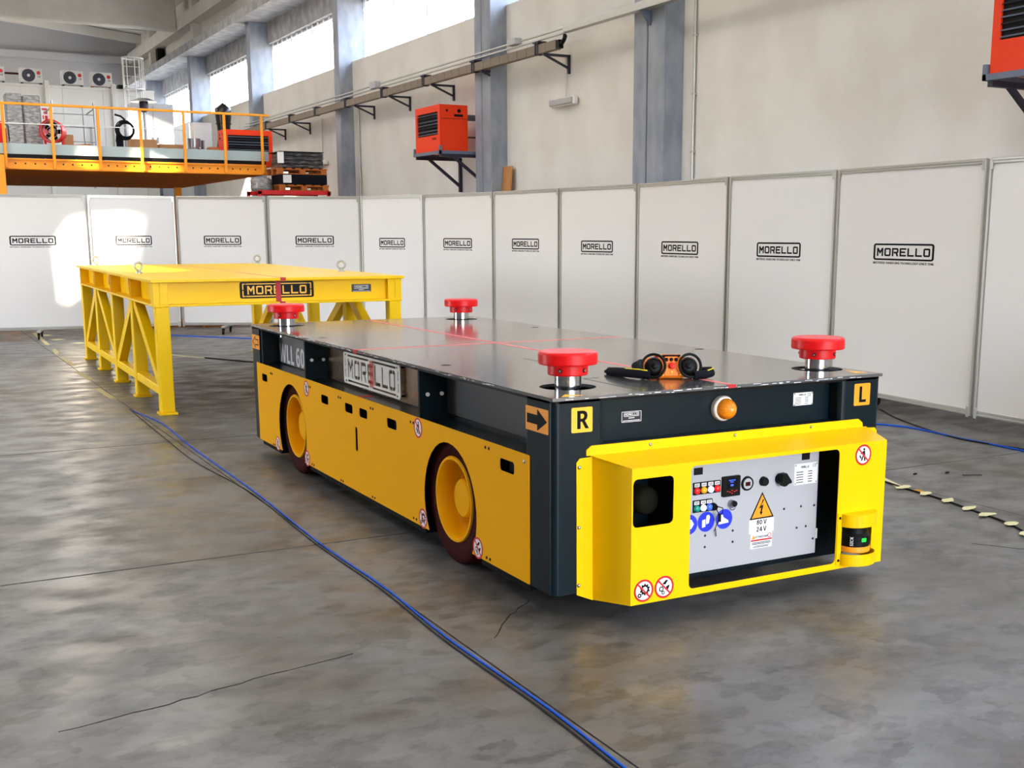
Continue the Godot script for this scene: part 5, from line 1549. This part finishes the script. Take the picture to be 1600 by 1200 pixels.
# ---------------------------------------------------------------- far end
func far_end() -> void:
	var cb := struct(Node3D.new(), "white panelled cabin behind the yellow platform, outdoor units on its roof", "cabin")
	cb.name = numbered("cabin_wall")
	add_child(cb)
	var x := -9.0
	while x < 7.7:
		obj("wall_panel", MB.new().lohi(Vector3(x + 0.006, 0, -42.5), Vector3(minf(x + 1.18, 7.9) - 0.006, 6.03, -40.0)), M.plaster_box, cb)
		x += 1.18
	obj("wall_core", MB.new().lohi(Vector3(-9, 0, -48.9), Vector3(7.88, 5.98, -40.02)), M.plaster_box, cb)
	for q in [4.72, 6.66]:
		obj("down_pipe", MB.new().lohi(Vector3(q - 0.07, 0, -40.0), Vector3(q + 0.07, 6.18, -39.9), 0.02), M.plaster_box, cb)
	obj("roof_edge", MB.new().lohi(Vector3(-9, 5.98, -40.1), Vector3(7.9, 6.05, -39.97)), M.plaster_box, cb)
	obj("door_frame", MB.new().lohi(Vector3(5.9, 3.0, -40.0), Vector3(5.96, 4.9, -39.97)).lohi(Vector3(5.3, 4.84, -40.0), Vector3(5.96, 4.9, -39.97)), M.cab, cb)
	var units := [[3.33, "leftmost outdoor air-conditioning unit, cut by the frame"], [4.39, "outdoor air-conditioning unit, second from the left on the cabin roof"], [5.58, "outdoor air-conditioning unit, third from the left on the cabin roof"], [6.44, "rightmost outdoor air-conditioning unit, on an orange pallet beside the caged ladder"]]
	for u in units:
		var o := thing("outdoor_unit", u[1], "air conditioner", Vector3(u[0], 6.05, -40.8), 0, "outdoor units on the cabin roof")
		obj("casing", MB.new().lohi(Vector3(-0.32, 0.12, -0.15), Vector3(0.32, 0.55, 0.12), 0.012), M.sign_white, o)
		obj("fan_opening", MB.new().prism(disc(-0.07, 0.335, 0.185, 28), 0.12, 0.124), M.bracket_dark, o)
		var gr := MB.new()
		for r in [0.07, 0.11, 0.15, 0.185]:
			gr.torus(r, 0.006, Transform3D(Basis(Vector3(1, 0, 0), PI / 2), Vector3(-0.07, 0.335, 0.13)), 24, 5)
		obj("fan_grille", gr, M.bracket_grey, o)
		obj("fan_hub", MB.new().prism(disc(-0.07, 0.335, 0.045, 16), 0.124, 0.14), M.sign_white, o)
		obj("emblem", MB.new().prism(disc(0.22, 0.42, 0.055, 20), 0.12, 0.124), M.sign_red, o)
		put("lettering", text("LG", 0.05, M.ink), o, Vector3(0.23, 0.31, 0.122))
		obj("base_rail", MB.new().lohi(Vector3(-0.3, 0.0, -0.13), Vector3(-0.24, 0.12, 0.14)).lohi(Vector3(0.24, 0.0, -0.13), Vector3(0.3, 0.12, 0.14)).lohi(Vector3(-0.36, 0.0, 0.08), Vector3(0.36, 0.05, 0.16)), M.pallet_wood if u[0] > 6.2 else M.bracket_dark, o)
	# caged ladder
	var ld := thing("caged_ladder", "white caged ladder rising above the right end of the cabin", "ladder", Vector3(7.22, 3.0, -39.6))
	for s in [-0.24, 0.24]:
		obj("stile", MB.new().cyl(Vector3(s, 0, -0.25), Vector3(s, 4.0, -0.25), 0.022, 8), M.sign_white, ld)
	for k in 13:
		obj("rung", MB.new().cyl(Vector3(-0.24, 0.25 + 0.29 * k, -0.25), Vector3(0.24, 0.25 + 0.29 * k, -0.25), 0.012, 6), M.sign_white, ld)
	for y in [3.02, 3.95]:
		obj("hoop", MB.new().torus(0.31, 0.025, Transform3D(Basis(), Vector3(0, y, 0.0)), 24, 6), M.sign_white, ld)
	for k in 5:
		var t := PI * k / 4.0
		obj("cage_bar", MB.new().cyl(Vector3(0.31 * cos(t), 2.3, 0.31 * sin(t)), Vector3(0.31 * cos(t), 3.97, 0.31 * sin(t)), 0.016, 6), M.sign_white, ld)
	tag(obj("speaker_box", MB.new().lohi(Vector3(6.92, 6.05, -40.9), Vector3(7.08, 6.25, -40.6), 0.01), M.black), "small black box between the rightmost outdoor unit and the ladder", "box")
	var rp := tag(obj("red_pipe", MB.new().tube([Vector3(1.0, 7.35, -48.6), Vector3(4.9, 7.35, -48.6), Vector3(4.92, 7.3, -48.6), Vector3(4.92, 6.6, -48.6)], 0.035, 8), M.tyre), "thin red pipe along the grey end wall above the outdoor units", "pipe")
	tag(obj("wall_speaker", MB.new().lohi(Vector3(8.82, 7.42, -44.0), Vector3(9.06, 7.9, -43.7), 0.01), M.black), "black loudspeaker on the upper side wall above the ladder", "speaker")


# ---------------------------------------------------------------- floor
func floor_items() -> void:
	var cab := func(pts: Array, r: float, wob: float, sd: int) -> MB:
		var cv := Curve3D.new()
		for i in pts.size():
			var a: Vector2 = pts[maxi(i - 1, 0)]
			var b: Vector2 = pts[mini(i + 1, pts.size() - 1)]
			var t := (b - a) * 0.16
			cv.add_point(Vector3(pts[i].x, r, pts[i].y), Vector3(-t.x, 0, -t.y), Vector3(t.x, 0, t.y))
		cv.bake_interval = 0.12
		var path := []
		for p in cv.get_baked_points():
			path.append(p)
		return MB.new().tube(path, r, 7)
	tag(obj("blue_cable", cab.call([Vector2(1.78, -1.6), Vector2(1.81, -2.4), Vector2(1.82, -2.81), Vector2(1.84, -3.34), Vector2(1.83, -4.12), Vector2(1.86, -4.89), Vector2(1.85, -5.8), Vector2(1.89, -7.2), Vector2(1.9, -9.0), Vector2(1.93, -10.3), Vector2(1.84, -11.2)], 0.0048, 0.0, 1), M.blue_cable), "long blue cable running across the floor towards the camera", "cable")
	tag(obj("black_cable", cab.call([Vector2(1.84, -11.3), Vector2(1.82, -10.4), Vector2(1.80, -9.4), Vector2(1.79, -8.4), Vector2(1.863, -7.2), Vector2(1.83, -5.8), Vector2(1.838, -4.89), Vector2(1.81, -4.12), Vector2(1.818, -3.34), Vector2(1.80, -2.81), Vector2(1.785, -2.3)], 0.0038, 0.0, 2), M.black), "thin black cable lying beside the long blue cable's far end", "cable")
	tag(obj("blue_cable", cab.call([Vector2(6.6, -7.9), Vector2(7.0, -7.55), Vector2(7.26, -7.25), Vector2(7.36, -6.95), Vector2(7.31, -6.46), Vector2(7.31, -6.15), Vector2(7.29, -5.81), Vector2(7.25, -5.2)], 0.007, 0.0, 3), M.blue_cable), "short blue cable curving under the right-hand partitions", "cable")
	tag(obj("black_cable", cab.call([Vector2(7.9, -7.9), Vector2(7.62, -7.4), Vector2(7.37, -6.75), Vector2(7.29, -6.35), Vector2(7.34, -5.95), Vector2(7.38, -5.5), Vector2(7.4, -5.0)], 0.006, 0.0, 4), M.black), "black cable crossing the blue one under the right-hand partitions", "cable")
	tag(obj("black_cable", cab.call([Vector2(5.60, -5.6), Vector2(5.54, -5.3), Vector2(5.52, -5.09), Vector2(5.49, -4.89), Vector2(5.44, -4.69), Vector2(5.41, -4.54), Vector2(5.35, -4.32), Vector2(5.22, -4.05), Vector2(5.05, -3.7)], 0.006, 0.0, 5), M.black), "black cable taped to the floor right of the vehicle", "cable")
	tag(obj("blue_cable", cab.call([Vector2(3.4, -20.0), Vector2(4.2, -18.9), Vector2(5.0, -17.9), Vector2(5.6, -17.0)], 0.008, 0.0, 6), M.blue_cable), "faint blue cable behind the yellow stand near the partition casters", "cable")
	var rng := RandomNumberGenerator.new()
	rng.seed = 9
	var spots := [[5.535, -5.31, 0.5], [5.52, -5.10, 0.4], [5.49, -4.90, 0.7], [5.44, -4.69, 0.5], [5.41, -4.53, 0.3], [5.345, -4.31, 0.6], [5.25, -4.12, 0.6]]
	for s in spots:
		var p := PackedVector2Array()
		for k in 8:
			var t := TAU * k / 8.0
			p.append(Vector2(cos(t) * rng.randf_range(0.045, 0.08), sin(t) * rng.randf_range(0.018, 0.042)))
		var o := put("tape_patch", amesh([MB.new().prism(p, 0.0, 0.003, Transform3D(Basis(Vector3(1, 0, 0), Vector3(0, 0, -1), Vector3(0, 1, 0)), Vector3.ZERO)), M.tape_cream]), null, Vector3(s[0], 0.0105, s[1]), Basis(Vector3.UP, s[2] - 0.3))
		tag(o, "cream tape patch over the black cable right of the vehicle, %s" % ["nearest the vehicle", "second from the vehicle", "third from the vehicle", "fourth from the vehicle", "fifth from the vehicle", "sixth from the vehicle", "cut by the frame"][spots.find(s)], "tape", "tape patches on the black cable")
	tag(obj("tape_strip", MB.new().bar(Vector3(5.66, 0.002, -5.62), Vector3(5.56, 0.002, -5.36), 0.045, 0.003, Vector3.UP), M.tape_cream), "longer cream tape strip at the vehicle's right side", "tape")
	tag(obj("floor_mark", MB.new().bar(Vector3(5.58, 0.0008, -5.25), Vector3(5.56, 0.0008, -5.13), 0.05, 0.0015, Vector3.UP), M.line_yellow), "short worn yellow floor mark under the taped cable", "marking")
	var tp := [[2.0, -21.0, 1.95, -18.6], [1.945, -17.9, 1.90, -17.1], [1.895, -16.55, 1.90, -15.5], [1.845, -14.72, 1.865, -13.85], [1.81, -13.0, 1.83, -12.15]]
	for t in tp:
		tag(obj("tape_strip", MB.new().bar(Vector3(t[0], 0.001, t[1]), Vector3(t[2], 0.001, t[3]), 0.06, 0.002, Vector3.UP), M.tape_dull), "pale tape strip left of the yellow stand, %s" % ["farthest, by the caster", "second farthest", "the middle one", "second nearest", "nearest the camera"][tp.find(t)], "tape", "tape strips of the broken floor line")
	var tq := [[2.12, -20.4], [2.19, -19.5], [2.40, -18.7]]
	for t in tq:
		tag(obj("tape_patch", MB.new().box(Vector3(t[0], 0.001, t[1]), Vector3(0.14, 0.002, 0.2), Basis(Vector3.UP, 0.4)), M.tape_cream), "small pale floor tape patch behind the yellow stand, %s" % ["closest to the partition caster", "the middle one of three", "closest to the stand's far legs"][tq.find(t)], "tape", "tape patches near the left casters")
	tag(obj("tape_strip", MB.new().bar(Vector3(3.18, 0.001, -16.35), Vector3(3.52, 0.001, -15.6), 0.06, 0.002, Vector3.UP), M.tape_cream), "pale tape line on the floor seen under the yellow stand", "tape")
	tag(obj("black_cable", cab.call([Vector2(3.52, -15.6), Vector2(3.7, -15.2), Vector2(3.95, -14.7)], 0.008, 0.0, 8), M.black), "dark cable continuing the tape line under the yellow stand", "cable")
	for s in [[5.95, -5.6, "small black scrap on the floor right of the vehicle, nearer the tape"], [6.18, -5.53, "small black scrap on the floor right of the vehicle, nearer the partitions"]]:
		tag(obj("floor_scrap", MB.new().box(Vector3(s[0], 0.004, s[1]), Vector3(0.035, 0.008, 0.015), Basis(Vector3.UP, 0.4)), M.black), s[2], "scrap")
	tag(obj("floor_scrap", MB.new().bar(Vector3(6.2, 0.003, -5.42), Vector3(6.32, 0.003, -5.36), 0.006, 0.005), M.black), "thin black strip lying on the floor between scraps and partitions", "scrap")
	for q in [[3.95, -21.4, "orange-brown pallet glimpsed under the partitions left of the stand's legs"], [5.1, -21.3, "orange-brown pallet glimpsed under the partitions behind the vehicle's rear corner"]]:
		pallet(q[2], Vector3(q[0], 0.0, q[1]), 0.3)


# ---------------------------------------------------------------- remote control on the deck
func remote() -> void:
	var o := thing("remote_control", "orange and black two-joystick radio remote control lying on the vehicle's deck", "remote control", Vector3(AX + 0.775, DH, AZ - 0.28), -0.45)
	var B := Basis(Vector3(1, 0, 0), -0.28)
	var T := Transform3D(B, Vector3(0, 0.01, 0))
	var at := func(p: Vector3) -> Vector3: return T * p
	var body := MB.new()
	body.cbox(T * Vector3(0, 0.05, -0.04), Vector3(0.13, 0.098, 0.07), 0.012, B)
	body.cbox(T * Vector3(0, 0.054, -0.05), Vector3(0.24, 0.09, 0.055), 0.018, B)
	obj("body", body, M.remote_orange, o)
	obj("control_plate", MB.new().prism(poly([-0.03, 0.008, 0.03, 0.008, 0.034, 0.075, 0.028, 0.096, -0.028, 0.096, -0.034, 0.075]), 0.0, 0.008, T * Transform3D(Basis(), Vector3(0, 0, -0.008))), M.remote_orange, o)
	for s in [-1.0, 1.0]:
		var c := Vector3(s * 0.078, 0.052, -0.01)
		obj("joystick", MB.new().lathe([Vector2(0.0, 0.034), Vector2(0.012, 0.032), Vector2(0.014, 0.018), Vector2(0.026, 0.016), Vector2(0.036, 0.010), Vector2(0.043, 0.0), Vector2(0.043, -0.02)], 24, T * Transform3D(Basis(Vector3(1, 0, 0), PI / 2), c)), M.black, o)
		obj("guard_ring", MB.new().torus(0.053, 0.0065, T * Transform3D(Basis(Vector3(0, 1, 0), s * 0.25) * Basis(Vector3(1, 0, 0), PI / 2), c + Vector3(s * 0.006, 0, 0.018)), 28, 8), M.black, o)
		obj("corner_pad", MB.new().prism(poly([s * 0.034, 0.006, s * 0.066, 0.006, s * 0.036, 0.03]), 0.0, 0.006, T * Transform3D(Basis(), Vector3(0, 0, 0.0))), M.sign_orange, o)
	obj("top_frame", MB.new().cbox(T * Vector3(0, 0.1, -0.02), Vector3(0.085, 0.008, 0.05), 0.003, B), M.black, o)
	obj("top_cover", MB.new().cbox(T * Vector3(-0.01, 0.107, -0.05), Vector3(0.12, 0.008, 0.05), 0.003, B), M.remote_orange, o)
	for k in 3:
		obj("toggle", MB.new().lathe([Vector2(0, 0.016), Vector2(0.005, 0.015), Vector2(0.007, 0.004), Vector2(0.009, 0)], 12, T * Transform3D(Basis(Vector3(1, 0, 0), PI / 2), Vector3(-0.022 + 0.022 * k, 0.082, 0.0))), M.black, o)
	obj("stop_button", MB.new().lathe([Vector2(0, 0.022), Vector2(0.012, 0.02), Vector2(0.015, 0.014), Vector2(0.015, 0.008), Vector2(0.01, 0.0)], 18, T * Transform3D(Basis(Vector3(1, 0, 0), PI / 2), Vector3(0.001, 0.052, 0.0))), M.red, o)
	obj("key_dot", MB.new().prism(disc(0, 0.024, 0.005, 12), 0.0, 0.004, T), M.piping_yellow, o)
	# padded belt
	var belt := func(path: Array, w: float) -> MB:
		var b := MB.new()
		for i in path.size() - 1:
			b.bar(path[i], path[i + 1], w, 0.014, Vector3(0, 0, 1))
		return b
	obj("belt", MB.new().tube([Vector3(-0.10, 0.022, 0.0), Vector3(-0.15, 0.026, -0.02), Vector3(-0.20, 0.024, -0.08), Vector3(-0.235, 0.018, -0.16), Vector3(-0.26, 0.012, -0.22)], 0.022, 10), M.navy, o)
	obj("belt", MB.new().tube([Vector3(-0.12, 0.02, -0.06), Vector3(-0.15, 0.05, -0.12), Vector3(-0.12, 0.055, -0.18), Vector3(-0.05, 0.04, -0.2)], 0.02, 10), M.navy, o)
	obj("belt", MB.new().tube([Vector3(0.10, 0.018, 0.0), Vector3(0.15, 0.02, -0.01), Vector3(0.185, 0.026, -0.03), Vector3(0.19, 0.03, -0.07), Vector3(0.15, 0.025, -0.1)], 0.02, 10), M.navy, o)
	obj("belt_piping", MB.new().tube([Vector3(-0.115, 0.043, 0.016), Vector3(-0.15, 0.047, -0.002), Vector3(-0.20, 0.044, -0.066), Vector3(-0.25, 0.03, -0.18)], 0.0028, 5).tube([Vector3(0.165, 0.04, -0.005), Vector3(0.195, 0.046, -0.03), Vector3(0.2, 0.048, -0.065)], 0.0028, 5), M.piping_yellow, o)
	obj("buckle", MB.new().box(Vector3(-0.268, 0.012, -0.235), Vector3(0.03, 0.012, 0.022)), M.black, o)
